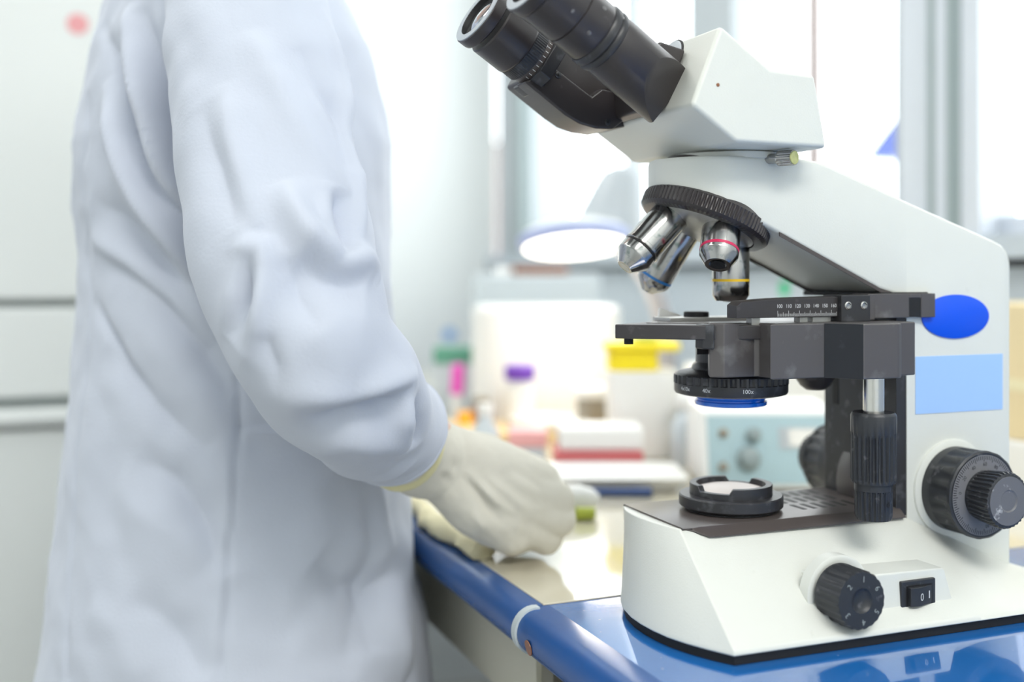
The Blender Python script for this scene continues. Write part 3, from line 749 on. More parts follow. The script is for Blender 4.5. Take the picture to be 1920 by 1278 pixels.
def sleeve_rings(n=150, m=230):
    ctr = catmull([(-281, 268, 478), (-289, 200, 450), (-290, 150, 385), (-288, 108, 310), (-284, 60, 235), (-272, 35, 180), (-247, 50, 149), (-218, 94, 122), (-205, 110, 114), (-197, 120, 109)], m)
    s = np.linspace(0, 1, m)
    rad = np.interp(s, [0, 0.111, 0.218, 0.333, 0.449, 0.556, 0.644, 0.778, 0.911, 1.0], [36, 50, 55, 56.5, 54, 48, 43.5, 39, 37.5, 37.5])
    ctr = np.array(ctr); out = []
    tg = np.gradient(ctr, axis=0); tg /= np.linalg.norm(tg, axis=1)[:, None]
    u = np.array([1.0, 0, 0])
    for i in range(m):
        t = tg[i]; u = u - t * (u @ t); u /= np.linalg.norm(u); v = np.cross(t, u)
        a = np.linspace(0, 2 * math.pi, n, endpoint=False)
        out.append(ctr[i] + rad[i] * (np.cos(a)[:, None] * u + np.sin(a)[:, None] * v))
    return np.array(out)
FOLDS = [
    ('T', 7, -7, [(-381,279,412),(-370,224,362),(-365,209,319),(-351,195,283),(-333,181,262),(-322,176,234),(-313,173,209),(-298,168,180)]),
    ('T', 9, 8, [(-380,244,362),(-373,221,316),(-361,204,280),(-345,190,251),(-333,183,230),(-325,178,209),(-305,169,173)]),
    ('T', 8, 9, [(-366,233,412),(-360,210,369),(-351,195,326),(-341,186,287),(-327,178,262),(-311,172,223)]),
    ('T', 8, -8, [(-356,216,412),(-349,198,372),(-345,191,348),(-341,186,323),(-331,179,280),(-321,175,251)]),
    ('T', 13, -7, [(-389,254,273),(-372,221,259),(-348,195,230),(-319,175,202),(-298,168,173)]),
    ('T', 11, 6, [(-390,265,248),(-367,218,227),(-341,188,202),(-325,177,184),(-314,172,170)]),
    ('T', 10, -6, [(-386,258,237),(-361,209,216),(-336,184,187),(-311,170,152),(-299,166,134)]),
    ('T', 5, -3.5, [(-388,261,202),(-378,233,177),(-366,211,152),(-351,193,130)]),
    ('T', 18, 2.2, [(-373,227,202),(-360,206,184),(-347,192,166),(-335,181,152),(-321,173,134),(-303,166,113)]),
    ('T', 10, -4, [(-381,236,166),(-361,203,138),(-336,180,113),(-313,168,95)]),
    ('T', 12, -5, [(-361,198,88),(-340,180,77),(-324,169,52),(-312,163,27),(-305,160,9)]),
    ('T', 18, 2.4, [(-376,214,70),(-361,194,56),(-337,175,38),(-319,165,17)]),
    ('T', 14, -3.5, [(-367,193,-8),(-349,176,-19),(-330,164,-44),(-320,158,-62)]),
    ('T', 20, 2, [(-389,220,-16),(-372,194,-30),(-360,179,-62)]),
    ('T', 16, -4, [(-231,168,70),(-215,174,49),(-193,186,24),(-202,175,-12),(-216,164,-40),(-221,158,-72)]),
    ('T', 18, 2.2, [(-254,161,49),(-240,162,27),(-222,166,6),(-184,191,2),(-142,257,-8)]),
    ('T', 18, 6, [(-196,178,-23),(-178,187,-55),(-166,193,-90)]),
    ('T', 14, -6, [(-243,161,17),(-222,165,-5),(-196,179,-12)]),
    ('T', 16, -6, [(-159,220,-12),(-190,183,-16),(-200,173,-37),(-201,169,-62)]),
    ('T', 9, 4, [(-193,190,66),(-186,194,38),(-176,199,2)]),
    ('T', 2.8, -1.1, [(-391,277,355),(-393,265,323),(-395,273,294),(-393,269,262),(-392,281,234),(-389,265,202),(-390,261,173),(-392,261,145),(-394,260,113),(-398,263,81),(-400,259,52),(-402,258,24),(-403,253,-1),(-404,248,-26),(-405,243,-51),(-406,238,-76)]),
    ('T', 2.4, -1.2, [(-295,167,162),(-296,166,138),(-296,165,113),(-300,163,73),(-301,162,49),(-305,161,24),(-305,159,-1),(-306,157,-23),(-310,155,-62)]),
    ('T', 5, 1.6, [(-306,167,113),(-303,164,73),(-304,163,49),(-308,162,24),(-309,160,-1),(-313,159,-23),(-317,157,-62)]),
    ('T', 1.8, -1.6, [(-296,165,113),(-278,163,113),(-248,165,109),(-222,173,102)]),
    ('T', 6, 1.5, [(-296,165,109),(-269,163,109),(-238,168,105)]),
    ('L', 6, 6, [(-304,9,241),(-306,1,216),(-308,2,193),(-309,18,168)]),
    ('L', 9, -7, [(-312,10,232),(-315,9,205),(-317,21,181)]),
    ('L', 7, 5, [(-308,11,242),(-316,12,223),(-320,16,202),(-319,27,183)]),
    ('L', 10, 4.5, [(-302,79,371),(-292,61,342),(-284,45,314),(-268,29,283),(-253,25,264)]),
    ('L', 10, -4, [(-272,77,363),(-260,66,334),(-247,63,311),(-246,43,279)]),
    ('L', 5, 5, [(-247,117,397),(-246,102,371),(-243,91,346),(-245,61,304),(-244,43,276),(-246,22,249),(-251,6,233)]),
    ('L', 8, -7, [(-263,21,268),(-261,13,252),(-258,5,237),(-254,3,231)]),
    ('L', 6, 5, [(-265,22,270),(-269,11,254),(-266,3,239),(-261,-2,229)]),
    ('L', 8, 9, [(-292,20,272),(-288,11,257),(-282,3,242),(-273,-2,233),(-260,-3,226),(-240,12,227),(-232,18,217)]),
    ('L', 14, -6, [(-287,-3,229),(-271,-9,218),(-247,-5,210)]),
    ('L', 9, 4, [(-318,67,334),(-317,55,314),(-316,43,294),(-310,20,259),(-305,11,245)]),
    ('L', 12, -4, [(-330,72,321),(-327,55,297),(-322,38,276),(-317,18,244)]),
    ('L', 10, -4, [(-294,-1,229),(-289,-10,206),(-276,-14,187)]),
    ('L', 8, 8, [(-291,8,153),(-274,-2,151),(-257,-2,149),(-236,0,154),(-207,24,157)]),
    ('L', 12, -9, [(-279,39,133),(-267,7,140),(-246,1,145),(-218,15,145)]),
    ('L', 9, 6, [(-270,48,127),(-256,22,127),(-237,26,122),(-211,48,113)]),
    ('L', 7, -6, [(-244,49,112),(-219,63,104),(-199,81,97)]),
    ('L', 6, 6, [(-219,89,94),(-202,91,91)]),
    ('L', 6, -6, [(-208,25,145),(-206,37,127),(-201,61,109)]),
    ('L', 7, 5, [(-221,11,150),(-221,21,133),(-214,49,112)]),
    ('L', 6, -4, [(-305,0,187),(-298,1,169),(-293,8,155)]),
]
def sculpt(V, Nn, which, facing):
    """pull cloth folds along 3-D crease lines on the coat surface"""
    shp = V.shape; P = V.reshape(-1, 3).copy(); Nv = Nn.reshape(-1, 3); D = np.zeros(len(P))
    for s, w, h, pl in FOLDS:
        if s != which: continue
        Q = np.array(pl, float)
        if len(Q) > 3:      # round the polyline
            Q = np.array(catmull(list(Q), len(Q) * 4))
        lo, hi = Q.min(0) - 4 * w, Q.max(0) + 4 * w
        idx = np.where(((P > lo) & (P < hi)).all(1))[0]
        if not len(idx): continue
        X = P[idx]; best = np.full(len(idx), 1e9); par = np.zeros(len(idx))
        seg = np.linalg.norm(np.diff(Q, axis=0), axis=1); cum = np.concatenate([[0], np.cumsum(seg)]); tot = cum[-1]
        for k in range(len(Q) - 1):
            d = Q[k + 1] - Q[k]; l2 = d @ d + 1e-9
            t = np.clip(((X - Q[k]) @ d) / l2, 0, 1)
            dist = np.linalg.norm(X - Q[k] - t[:, None] * d, axis=1)
            m = dist < best
            best[m] = dist[m]; par[m] = (cum[k] + t[m] * seg[k]) / tot
        tap = np.sin(PI * np.clip(par, 0, 1)) ** 0.75 if w > 3 else np.ones(len(par))
        D[idx] += (2.1 if which == 'T' else 1.75) * h * np.exp(-(best / w) ** 1.5) * tap
    for i in range(len(P)):
        p = Vector(P[i])
        D[i] += 3.2 * noise.noise(p * 0.016) + 1.2 * noise.noise(p * 0.045) + 1.6 * noise.noise(Vector((p.x * 0.05 + p.z * 0.02, p.y * 0.03, p.z * 0.014)))
    P = P + Nv * D[:, None]
    if which == 'T':      # the coat rests flat against the bench edge
        m = (P[:, 2] > -40) & (P[:, 2] < 6); P[m, 0] = np.minimum(P[m, 0], -139.5)
    return P.reshape(shp)
def grid_normals(V):
    du = np.roll(V, -1, 1) - np.roll(V, 1, 1); dv = np.gradient(V, axis=0)
    n = np.cross(du, dv); n /= np.linalg.norm(n, axis=2)[..., None] + 1e-12
    c = V.mean(1, keepdims=True)
    s = np.sign((n * (V - c)).sum(2)); 
    return n * np.where(np.median(s) < 0, -1, 1)
def grid_mesh(name, V, material, parent, thick=1.6, cap=False):
    m, n, _ = V.shape
    o0 = np.array(parent['o'])
    vs = ((V.reshape(-1, 3) - o0) * S)
    fs = [(i * n + j, i * n + (j + 1) % n, (i + 1) * n + (j + 1) % n, (i + 1) * n + j) for i in range(m - 1) for j in range(n)]
    me = bpy.data.meshes.new(name); me.from_pydata([tuple(v) for v in vs], [], fs)
    ob = link_mesh(name, me, material, parent, Vector(o0), angle=80)
    if thick:
        so = ob.modifiers.new('cloth_thickness', 'SOLIDIFY'); so.thickness = thick * S; so.offset = 1
    return ob
def mirror(V): 
    W = V.copy(); W[..., 1] = 680 - W[..., 1]; return W
PR = thing('person', 'person in a white lab coat and cotton gloves, standing turned towards the bench', 'person', (-275, 340, -H))
def skinned(name, pts, edges, radii, material, parent, root=0, sub=2):
    o0 = Vector(parent['o'])
    me = bpy.data.meshes.new(name)
    me.from_pydata([tuple((Vector(p) - o0) * S) for p in pts], edges, [])
    ob = bpy.data.objects.new(name, me); COL.objects.link(ob); ob.parent = parent
    ob['o'] = tuple(o0)
    ob.modifiers.new('skin', 'SKIN')
    me.skin_vertices if False else None
    if not me.skin_vertices:
        pass
    sk = me.skin_vertices[0].data
    for i, r in enumerate(radii):
        rr = r if isinstance(r, tuple) else (r, r)
        sk[i].radius = (rr[0] * S, rr[1] * S)
    sk[root].use_root = True
    ss = ob.modifiers.new('smooth', 'SUBSURF'); ss.levels = sub; ss.render_levels = sub
    ob.modifiers['skin'].use_smooth_shade = True
    me.materials.append(M[material]); return ob
def person():
    J = [(-275, 340, 20), (-275, 340, 170), (-278, 340, 330), (-277, 340, 430), (-272, 340, 520), (-262, 340, 580), (-256, 340, 660), (-262, 340, 735),
         (-289, 205, 440), (-288, 108, 310), (-272, 38, 182), (-205, 106, 128), (-150, 163, 90), (-125, 158, 70),
         (-289, 475, 440), (-288, 572, 310), (-272, 642, 182), (-205, 574, 128), (-150, 517, 90), (-125, 522, 70),
         (-275, 255, -60), (-270, 255, -400), (-285, 255, -770), (-240, 255, -815),
         (-275, 425, -60), (-270, 425, -400), (-285, 425, -770), (-240, 425, -815)]
    Ed = [(0, 1), (1, 2), (2, 3), (3, 4), (4, 5), (5, 6), (6, 7), (3, 8), (8, 9), (9, 10), (10, 11), (11, 12), (12, 13), (3, 14), (14, 15), (15, 16), (16, 17), (17, 18), (18, 19),
          (0, 20), (20, 21), (21, 22), (22, 23), (0, 24), (24, 25), (25, 26), (26, 27)]
    Rd = [95, 90, 95, 80, 48, 52, 82, 70, 44, 38, 30, 25, 20, 18, 44, 38, 30, 25, 20, 18, 72, 52, 36, 30, 72, 52, 36, 30]
    body = skinned('body', J, Ed, Rd, 'skin', PR)
    b = B(); b.ball((-268, 340, 705), 96, (1.02, 0.86, 0.95), 28); b.done('hair', 'hair', PR)
    for y in (255, 425):
        b = B(); b.lathe([(86, 0), (80, 150), (66, 360), (58, 720), (60, 735)], (-276, y, -30), (-0.005, 0, -1), 32); b.done('trouser_leg', 'trouser', PR)
        b = B(); b.tube([(-330, y, -812), (-290, y, -808), (-220, y, -822), (-140, y, -830)], [30, 40, 36, 24], 20); b.done('shoe', 'blackp', PR)
    T = torso_rings(300, 300); T = sculpt(T, grid_normals(T), 'T', None)
    coat = grid_mesh('lab_coat', T, 'coat', PR)
    # front closure of the coat, a doubled strip with buttons
    b = B()
    zs = list(range(-390, 430, 20))
    def fx(z): 
        k = np.argmin(np.abs(T[:, 0, 2] - z)); return T[k][:, 0].max()
    b.loft([[Vector((fx(z) - 14, 318, z)), Vector((fx(z) + 2.5, 322, z)), Vector((fx(z) + 2.5, 352, z)), Vector((fx(z) - 14, 356, z))] for z in zs]); b.done('coat_placket', 'coat', coat)
    for z in (-60, 50, 160, 270, 370):
        b = B(); b.lathe([(8, 0), (8, 2), (6, 2.6), (5, 2.2), (0.01, 2.2)], (fx(z) + 2.2, 337, z), (1, 0, 0), 24); b.done('coat_button', 'plastw', coat)
    L = sleeve_rings(190, 300); L = sculpt(L, grid_normals(L), 'L', None)
    # close the cuff with a doubled edge
    grid_mesh('sleeve', L, 'coat', coat, thick=2.0)
    cu = L[-6:]; c = cu.mean(1, keepdims=True)
    grid_mesh('cuff', c + (cu - c) * 1.035, 'coat', coat, thick=1.2)
    L2 = mirror(sleeve_rings(90, 120)); grid_mesh('sleeve', L2, 'coat', coat, thick=2.0)
    # collar
    b = B(); b.lathe([(66, 0), (62, 18), (56, 40), (53, 40), (58, 18), (62, 0)], (-274, 340, 500), (0.1, 0, 1), 48, cap=False); b.done('collar', 'coat', coat)
    # gloved hands: palm, four bent fingers, thumb and gauntlet grown together
    def glove(my, nm):
        q = (lambda p: Vector(p)) if my is None else (lambda p: Vector((p[0], 680 - p[1], p[2])))
        b = B()
        def limb(pts, rr):
            for a, c, r0, r1 in zip(pts, pts[1:], rr, rr[1:]):
                a, c = q(a), q(c); n = max(2, int((c - a).length / 4))
                b.tube([a + (c - a) * k / n for k in range(n + 1)], [r0 + (r1 - r0) * k / n for k in range(n + 1)], 20)
                b.ball(a, r0, seg=16); b.ball(c, r1, seg=16)
        W = (-146, 160, 76)
        K = [(-74, 146, 62), (-64, 141, 48), (-62, 141, 33), (-70, 146, 19)]
        for k, kp in enumerate(K):
            w = (W[0] + 6 * k, W[1] - 2, W[2] + 8 - 9 * k)
            limb([w, ((w[0] + kp[0]) / 2, (w[1] + kp[1]) / 2 - 5, (w[2] + kp[2]) / 2 + 1), kp], [24, 20.5, 15.5 - 0.6 * k])
            # proximal, middle and far finger bones curl away and back under
            f = [1.0, 1.08, 1.0, 0.82][k]
            p1 = (kp[0] + 4, kp[1] + 34 * f, kp[2] - 3); p2 = (p1[0] - 24 * f, p1[1] + 9, p1[2] - 2); p3 = (p2[0] - 12, p2[1] - 20 * f, p2[2])
            limb([kp, p1, p2, p3], [14.2 - 0.7 * k, 12.0 - 0.5 * k, 11.0 - 0.5 * k, 9.5])
        limb([(-138, 172, 84), (-104, 184, 78), (-78, 188, 70), (-58, 186, 62)], [20, 16, 12.5, 11])
        limb([(-190, 132, 100), (-174, 149, 91), (-160, 156, 83), W], [29, 31.5, 30.5, 27.5])
        limb([W, (-120, 152, 46), (-96, 150, 26)], [27, 26, 20])
        limb([W, (-118, 151, 60), (-86, 145, 46)], [27, 27, 21])
        o0 = Vector(PR['o'])
        ob = b.done('tmp', 'glove', PR)
        rm = ob.modifiers.new('join', 'REMESH'); rm.mode = 'VOXEL'; rm.voxel_size = 1.7 * S; rm.use_smooth_shade = True
        sm = ob.modifiers.new('relax', 'SMOOTH'); sm.factor = 0.5; sm.iterations = 9
        me = bpy.data.meshes.new_from_object(ob.evaluated_get(bpy.context.evaluated_depsgraph_get()))
        bpy.data.objects.remove(ob)
        # cut the gauntlet opening square and pull the wrinkles
        nv = len(me.vertices); P = np.zeros(nv * 3); me.vertices.foreach_get('co', P); P = P.reshape(-1, 3) / S + np.array(o0)
        Nn = np.zeros(nv * 3); me.vertices.foreach_get('normal', Nn); Nn = Nn.reshape(-1, 3)
        if my is not None: P[:, 1] = 680 - P[:, 1]; Nn[:, 1] *= -1
        D = np.zeros(nv)
        for (a, c, w, h) in WR:
            a, c = np.array(a, float), np.array(c, float); d = c - a
            t = np.clip(((P - a) @ d) / (d @ d), 0, 1)
            dist = np.linalg.norm(P - a - t[:, None] * d, axis=1)
            D += h * np.exp(-(dist / w) ** 2) * np.clip(np.minimum(t + 0.25, 1.25 - t) / 0.35, 0, 1)
        for i in range(nv): D[i] += 0.9 * noise.noise(Vector(P[i]) * 0.06) + 0.4 * noise.noise(Vector(P[i]) * 0.16)
        P = P + Nn * D[:, None]
        P[:, 2] = np.maximum(P[:, 2], 1.2)
        if my is not None: P[:, 1] = 680 - P[:, 1]
        me.vertices.foreach_set('co', ((P - np.array(o0)) * S).reshape(-1)); me.update()
        me.name = nm; me.materials.clear()
        g = link_mesh(nm, me, 'glove', PR, o0, angle=80)
        hp = [q((-186, 138, 97)), q((-180, 143.5, 94))]
        b = B(); d = (hp[1] - hp[0]).normalized()
        b.lathe([(31.5, 0), (33, 1), (33, 4), (31, 5.5)], hp[0], d, 40); b.done('glove_hem', 'hem', g)
        return g
    glove(None, 'glove')
    glove(1, 'glove')
WR = [((-142, 128, 70), (-100, 122, 24), 3.5, -3), ((-134, 126, 78), (-92, 120, 34), 3.5, -2.6), ((-150, 128, 84), (-118, 124, 40), 4, -2.6),
      ((-122, 122, 72), (-86, 122, 50), 4, -2.2), ((-138, 126, 74), (-96, 121, 29), 3, 2.4), ((-128, 124, 75), (-90, 121, 42), 3, 2.0),
      ((-150, 126, 62), (-112, 128, 16), 4, 2.5), ((-112, 124, 16), (-84, 128, 10), 4, -2.2), ((-120, 122, 30), (-90, 126, 14), 3, 2),
      ((-160, 130, 80), (-140, 126, 48), 4, -2), ((-104, 124, 76), (-84, 126, 62), 4, -1.5)]
person()
# ================================================================== THINGS ON THE FAR BENCH
R22 = -math.radians(21.9)
def lam(z=0.9): return z
def simple(name, label, cat, b, m, loc, group=None, **k):
    return tag(b.done(name, m, loc=loc, **k), label, cat, group)
# desk lamp
def lamp():
    t = thing('desk_lamp', 'white desk lamp with a glowing tilted head and grey gooseneck', 'lamp', (345, 690, 0.9))
    b = B(); b.lathe([(46, 0.9), (46, 8), (42, 14), (20, 18), (12, 24)], (345, 690, 0), (0, 0, 1), 40); b.done('lamp_base', 'dgreen', t, bevel=0.6)
    c = Vector((232, 738, 258)); d = Vector((-0.03, -0.215, -0.95)).normalized()
    path = catmull([(345, 690, 20), (347, 690, 90), (343, 690, 150), (328, 700, 205), (305, 715, 245), (284, 728, 272)], 30)
    b = B(); b.tube(path, 13, 16); b.done('gooseneck', 'neck', t)
    b = B(); b.lathe([(70, 2), (75, 1), (77, -3), (77, -12), (74, -14)], c, d, 56); sh = b.done('lamp_rim', 'lampb', t)
    b = B(); b.lathe([(74, -12), (68, -20), (50, -27), (25, -31), (0.01, -32)], c, d, 56); b.done('lamp_shade', 'lampw', t)
    b = B(); b.loft([[Vector((x + 32 * q * math.cos(a), 742 + 32 * q * math.sin(a), z)) for a in np.linspace(0, 2 * PI, 24, endpoint=False)] for x, z, q in ((285, 268, 1.6), (288, 300, 1.4), (300, 345, 1.0), (304, 362, 0.75), (304, 368, 0.3))]); b.done('lamp_joint', 'frame', t, bevel=2)
    b = B(); b.lathe([(70, 0), (69, 2.0), (48, 4), (0.01, 5)], c, d, 56); b.done('diffuser', 'lampon', t)
    ld = bpy.data.lights.new('lamp_light', 'AREA'); ld.shape = 'DISK'; ld.size = 0.1; ld.energy = 0.8; ld.color = (1, 0.90, 0.74)
    lo = bpy.data.objects.new('lamp_light', ld); COL.objects.link(lo); lo.parent = t
    lo.location = (c + d * 7 - Vector((345, 690, 0.9))) * S
    lo.rotation_euler = Vector((0, 0, -1)).rotation_difference(d).to_euler()
lamp()
def rounded_rect(cx, cy, w, d, r, rz=0.0, n=8):
    pts = []
    for sx, sy, a0 in ((1, 1, 0), (-1, 1, 90), (-1, -1, 180), (1, -1, 270)):
        for k in range(n):
            a = math.radians(a0 + 90 * k / (n - 1))
            x, y = sx * (w / 2 - r) + r * math.cos(a), sy * (d / 2 - r) + r * math.sin(a)
            pts.append((cx + x * math.cos(rz) - y * math.sin(rz), cy + x * math.sin(rz) + y * math.cos(rz)))
    return pts
# large white cover lit by the lamp
b = B(); b.prism_z(rounded_rect(262, 905, 220, 170, 55, R22), 1.2, 172)
cv = thing('equipment_cover', 'large white rounded equipment cover glowing in the lamp light', 'cover', (262, 905, 1)); b.done('shell', 'plastw', cv, bevel=9, bseg=3)
b = B(); b.prism_z(rounded_rect(262, 905, 226, 176, 57, R22), 1, 10); b.done('foot_rim', 'plastw', cv, bevel=2)
# grey instrument behind it
t = thing('grey_instrument', 'pale grey bench instrument standing behind the white rounded cover', 'instrument', (385, 1230, 1))
b = B(); b.prism_z(rounded_rect(385, 1230, 225, 190, 18, R22), 1, 218); b.done('case', 'plastg', t, bevel=5)
b = B(); b.box((368, 1170, 226), (96, 50, 16), R22); b.done('top_tray', 'brown', t, bevel=2)
b = B(); b.lathe([(17, 0), (17, 14), (14, 18)], (312, 1205, 214), (0, 0, 1), 24); b.done('top_knob', 'plastw', t)
# wooden board with things on it
b = B(); b.box((168, 752, 7.5), (236, 130, 13), R22); wb = simple('wooden_board', 'pale wooden board lying flat in front of the white cover', 'board', b, 'tan', (174, 748, 1), bevel=2)
t = thing('dish', 'shallow white dish on the wooden board under the lamp', 'dish', (196, 738, 14.5))
b = B(); b.lathe([(36, 14.2), (48, 15), (54, 23), (54, 26), (50, 26), (45, 18), (0.01, 17.5)], (196, 738, 0), (0, 0, 1), 40); b.done('bowl', 'plastw', t)
t = thing('tin', 'small round grey tin with white lid beside the dish', 'tin', (252, 716, 14.2))
b = B(); b.lathe([(24, 14.2), (25, 16), (25, 54), (24, 55)], (252, 716, 0), (0, 0, 1), 32); b.done('can', 'tin', t)
b = B(); b.lathe([(27, 54), (29, 56), (29, 66), (26, 69), (0.01, 69)], (252, 716, 0), (0, 0, 1), 32); b.done('lid', 'plastw', t)
t = thing('vial', 'small white vial with a purple cap in front of the glowing cover', 'vial', (168, 778, 14.2))
b = B(); b.lathe([(19, 1.2), (20, 3), (20, 54), (16, 58), (16, 64)], (168, 778, 13), (0, 0, 1), 24); b.done('body', 'plastw', t)
b = B(); b.lathe([(20.5, 62), (21, 64), (21, 80), (19, 82), (0.01, 82)], (168, 778, 13), (0, 0, 1), 24); b.done('cap', 'purple', t)
# tube rack and markers at the left end
t = thing('tube_rack', 'teal green tube rack standing beyond the gloved forearm', 'rack', (165, 1040, 1))
b = B(); b.box((165, 1040, 40), (64, 44, 78), R22)
b.done('rack_block', 'plastg', t, bevel=3)
b = B(); b.box((165, 1040, 91), (66, 46, 26), R22); b.done('rack_top', 'gteal', t, bevel=2)
t = thing('marker_pen', 'magenta marker pen upright against the teal tube rack', 'pen', (138, 960, 1))
b = B(); b.lathe([(7, 1), (8, 4), (8, 40)], (138, 960, 0), (0.05, 0, 1), 20); b.done('barrel', 'plastw', t)
b = B(); b.lathe([(9, 38), (9.5, 42), (9.5, 80), (6, 84), (0.01, 84)], (138, 960, 0), (0.05, 0, 1), 20); b.done('cap', 'magenta', t)
t = thing('small_bottle', 'brown glass bottle with dark cap beside an orange cap', 'bottle', (134, 838, 1))
b = B(); b.lathe([(16, 1), (17, 3), (17, 26), (10, 34)], (134, 838, 0), (0, 0, 1), 24); b.done('body', 'brown', t)
b = B(); b.lathe([(12, 32), (12, 44), (10, 46)], (134, 838, 0), (0, 0, 1), 24); b.done('cap', 'tin', t)
t = thing('small_pot', 'tiny orange capped pot between the glove and the brown bottle', 'pot', (98, 806, 1))
b = B(); b.lathe([(9, 1), (9.5, 3), (9.5, 14)], (98, 806, 0), (0, 0, 1), 20); b.done('body', 'plastw', t)
b = B(); b.lathe([(10, 13), (10, 29), (9, 31), (0.01, 31)], (98, 806, 0), (0, 0, 1), 20); b.done('cap', 'orange', t)
t = thing('bottle', 'pale plastic bottle just beyond the glove knuckles', 'bottle', (36, 560, 1))
b = B(); b.lathe([(15, 1), (16, 3), (16, 40), (8, 52), (8, 60)], (36, 560, 0), (0, 0, 1), 24); b.done('body', 'plastg', t)
b = B(); b.lathe([(9, 58), (9, 70), (8, 71), (0.01, 71)], (36, 560, 0), (0, 0, 1), 24); b.done('cap', 'plastw', t)
# sharps bin
t = thing('sharps_bin', 'white waste container with a bright yellow lid', 'bin', (236, 560, 1))
b = B(); q0, q1 = rounded_rect(236, 560, 74, 64, 12, R22), rounded_rect(236, 560, 84, 72, 13, R22)
b.loft([[Vector((x, y, 1)) for x, y in q0], [Vector((x, y, 104)) for x, y in q1]]); b.done('container', 'plastw', t, bevel=2)
b = B(); b.prism_z(rounded_rect(236, 560, 90, 78, 14, R22), 128, 138); b.prism_z(rounded_rect(226, 562, 60, 60, 16, R22), 103, 130)
b.done('lid', 'yellow', t, bevel=3)
b = B(); b.lathe([(16, 0), (16, 6), (12, 8)], (236, 548, 137), (0, 0, 1), 24); b.done('lid_knob', 'lime', t)
# reagent bottle with pale round cap
t = thing('wash_bottle', 'slim pale bottle with a shiny round white cap beside the control box', 'bottle', (250, 474, 1))
b = B(); b.lathe([(17, 1), (18, 4), (18, 48), (10, 62), (9, 66)], (250, 474, 0), (0, 0, 1), 28); b.done('body', 'plastg', t)
b = B(); b.lathe([(11, 64), (14, 68), (15, 78), (11, 87), (4, 91), (0.01, 91.5)], (250, 474, 0), (0, 0, 1), 28); b.done('cap', 'plastw', t)
# control box with knobs and display
def control_box():
    cx, cy = 262, 352
    t = thing('control_box', 'pale blue control box with knobs and display behind the microscope base', 'instrument', (cx, cy, 1))
    ex = Vector((math.cos(R22), math.sin(R22), 0)); ey = Vector((-math.sin(R22), math.cos(R22), 0)); o = Vector((240, 306, 0))
    b = B(); prof = [(0, 4), (22, 80), (110, 84), (110, 4)]
    b.loft([[o + ex * x + ey * p + Vector((0, 0, z)) for p, z in prof] for x in (-62, 78)])
    b.done('case', 'plastw', t, bevel=3)
    nrm = (ey * -76 + Vector((0, 0, 22))).normalized(); up = (Vector((0, 0, 76)) + ey * 22).normalized()
    c0 = o + Vector((0, 0, 4)) + nrm * 0.3
    def at(x, s): return c0 + ex * x + up * s
    b = B(); b.loft([[at(-56, 5), at(72, 5), at(72, 74), at(-56, 74)], [at(-56, 5) + nrm, at(72, 5) + nrm, at(72, 74) + nrm, at(-56, 74) + nrm]]); b.done('front_panel', 'instp', t, bevel=0.4)
    b = B(); b.loft([[at(16, 40), at(66, 40), at(66, 62), at(16, 62)], [at(16, 40) + nrm * 2, at(66, 40) + nrm * 2, at(66, 62) + nrm * 2, at(16, 62) + nrm * 2]]); b.done('display_bezel', 'frame', t)
    b = B(); b.loft([[at(26, 43), at(64, 43), at(64, 60), at(26, 60)], [at(26, 43) + nrm * 2.6, at(64, 43) + nrm * 2.6, at(64, 60) + nrm * 2.6, at(26, 60) + nrm * 2.6]]); b.done('display', 'nose', t)
    for x, s, r in ((-16, 30, 12.5), (-10, 54, 8)):
        b = B(); b.lathe([(r, 0), (r, 3), (r * 0.8, 4), (r * 0.75, 14), (r * 0.6, 15), (0.01, 15)], at(x, s), nrm, 24); b.done('control_knob', 'frame2', t)
    for x, s in ((-40, 56), (-42, 22)):
        b = B(); b.lathe([(5, 0), (5, 3), (2.5, 3), (2.2, 12), (0.01, 12.5)], at(x, s), nrm, 16); b.done('toggle_switch', 'tin', t)
control_box()
t = thing('white_case', 'plain white bench case standing behind the control box', 'case', (405, 505, 1))
b = B(); b.box((405, 505, 54), (230, 110, 106), R22); b.done('shell', 'plastw', t, bevel=6, bseg=3)
b = B(); b.box((405, 505, 109), (200, 90, 4), R22); b.done('top_plate', 'plastg', t, bevel=1)
# pipette tip boxes and tray
t = thing('tip_box', 'red pipette tip box with white lid behind the shallow white tray', 'box', (150, 500, 1))
b = B(); b.box((146, 496, 4), (94, 64, 6), R22); b.done('base', 'plastg', t, bevel=2)
b = B(); b.box((146, 496, 15.5), (98, 68, 17), R22); b.done('rack', 'red', t, bevel=2)
b = B(); b.box((150, 498, 37), (94, 64, 26), R22); b.done('lid', 'plastw', t, bevel=5, bseg=3)
t = thing('tip_box', 'rose and white tip box left of the red one', 'box', (92, 556, 1))
b = B(); b.box((82, 545, 13), (40, 56, 24), R22); b.done('base', 'plastg', t, bevel=2)
b = B(); b.box((82, 545, 34), (44, 60, 18), R22); b.done('lid', 'rose', t, bevel=3)
t = thing('instrument_tray', 'shallow white plastic tray in front of the red tip box', 'tray', (120, 405, 1))
b = B(); q = [rounded_rect(118, 398, w, d, 10, R22) for w, d in ((110, 74), (140, 104), (138, 102), (106, 70))]
b.loft([[Vector((x, y, z)) for x, y in p] for p, z in zip(q, (1, 16, 16, 3.5))]); b.done('shell', 'plastw', t)
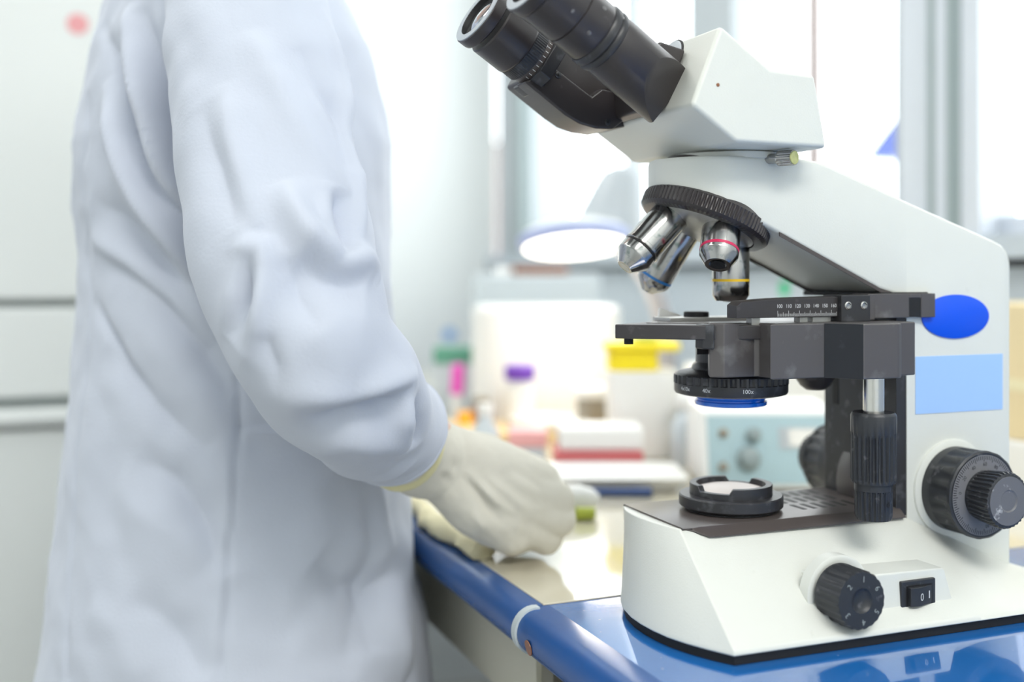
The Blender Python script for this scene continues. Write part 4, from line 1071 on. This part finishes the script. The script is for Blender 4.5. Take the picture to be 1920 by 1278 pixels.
# things lying near the glove
t = thing('pen', 'navy pen lying across the cream bench top before the tray', 'pen', (96, 343, 1))
b = B(); b.tube([(52, 361, 5.2), (60, 358, 5.2), (110, 336, 5.2)], [2.5, 4.2, 4.2], 14); b.done('barrel', 'penb', t)
b = B(); b.tube([(104, 338.6, 5.4), (124, 330, 5.4)], 4.7, 14); b.done('cap', 'penb', t)
t = thing('squeeze_bottle', 'white squeeze bottle lying on its side against the glove', 'bottle', (20, 292, 1))
b = B(); b.tube([(-28, 308, 14), (-24, 306.5, 14), (26, 288, 14), (36, 284, 14), (42, 282, 13)], [9, 13, 13, 10, 5], 20); b.done('body', 'plastw', t)
b = B(); b.tube([(10, 262, 7), (26, 257, 7)], [6, 5.5], 16)
tag(b.done('cap', 'lime', loc=(18, 260, 1)), 'lime green cap lying loose by the white squeeze bottle', 'cap')
b = B(); rr = []
for k in range(46):
    u = k / 45; y = 168 + 200 * u; x = -113 + 3 * math.sin(9 * u)
    w = 13 * (0.45 + 0.55 * math.sin(PI * min(1, u * 1.2 + 0.12))) + 2
    ring = []
    for j in range(14):
        a = 2 * PI * j / 14
        n = noise.noise(Vector((u * 9, math.cos(a) * 1.5, math.sin(a) * 1.5)))
        ring.append(Vector((x + math.cos(a) * w * (1 + 0.3 * n), y + 2 * n, max(1.0, 7 + math.sin(a) * 7 * (1 + 0.55 * n)))))
    rr.append(ring)
b.loft(rr); simple('cloth', 'crumpled cream cloth along the blue edge under the glove', 'cloth', b, 'cloth', (-113, 265, 1), angle=80)
# on the walls and at the right edge
b = B(); b.lathe([(13, 0), (13, 0.6), (0.01, 0.7)], (649.6, 846, 196), (-1, 0, 0), 32)
tag(b.done('sticker', 'greendot', loc=(649.6, 846, 196)), 'emerald green round sticker on the wall under the window', 'sticker')
b = B(); b.lathe([(17, 0), (17, 0.6), (0.01, 0.7)], (520, 2119.5, 62), (0, -1, 0), 32)
tag(b.done('sticker', 'sticker', loc=(520, 2119.5, 62)), 'sky blue round sticker on the back wall above the tube rack', 'sticker')
t = thing('cardboard_box', 'beige cardboard box on a white case by the window, right of the microscope', 'box', (560, 195, 50))
b = B(); b.bx(490, 622, 60, 330, 50, 188); b.done('carton', 'tanbox', t, bevel=1.5)
b = B(); b.bx(489.4, 489.9, 60, 330, 100, 112); b.done('tape', 'cloth', t)
t = thing('white_case', 'low white case under the beige cardboard box', 'case', (556, 195, 0.2))
b = B(); b.bx(485, 628, 50, 340, 0.3, 49.5); b.done('shell', 'plastw', t, bevel=4)
b = B(); b.bx(483.8, 486, 60, 330, 3, 7); b.done('seam', 'tin', t)
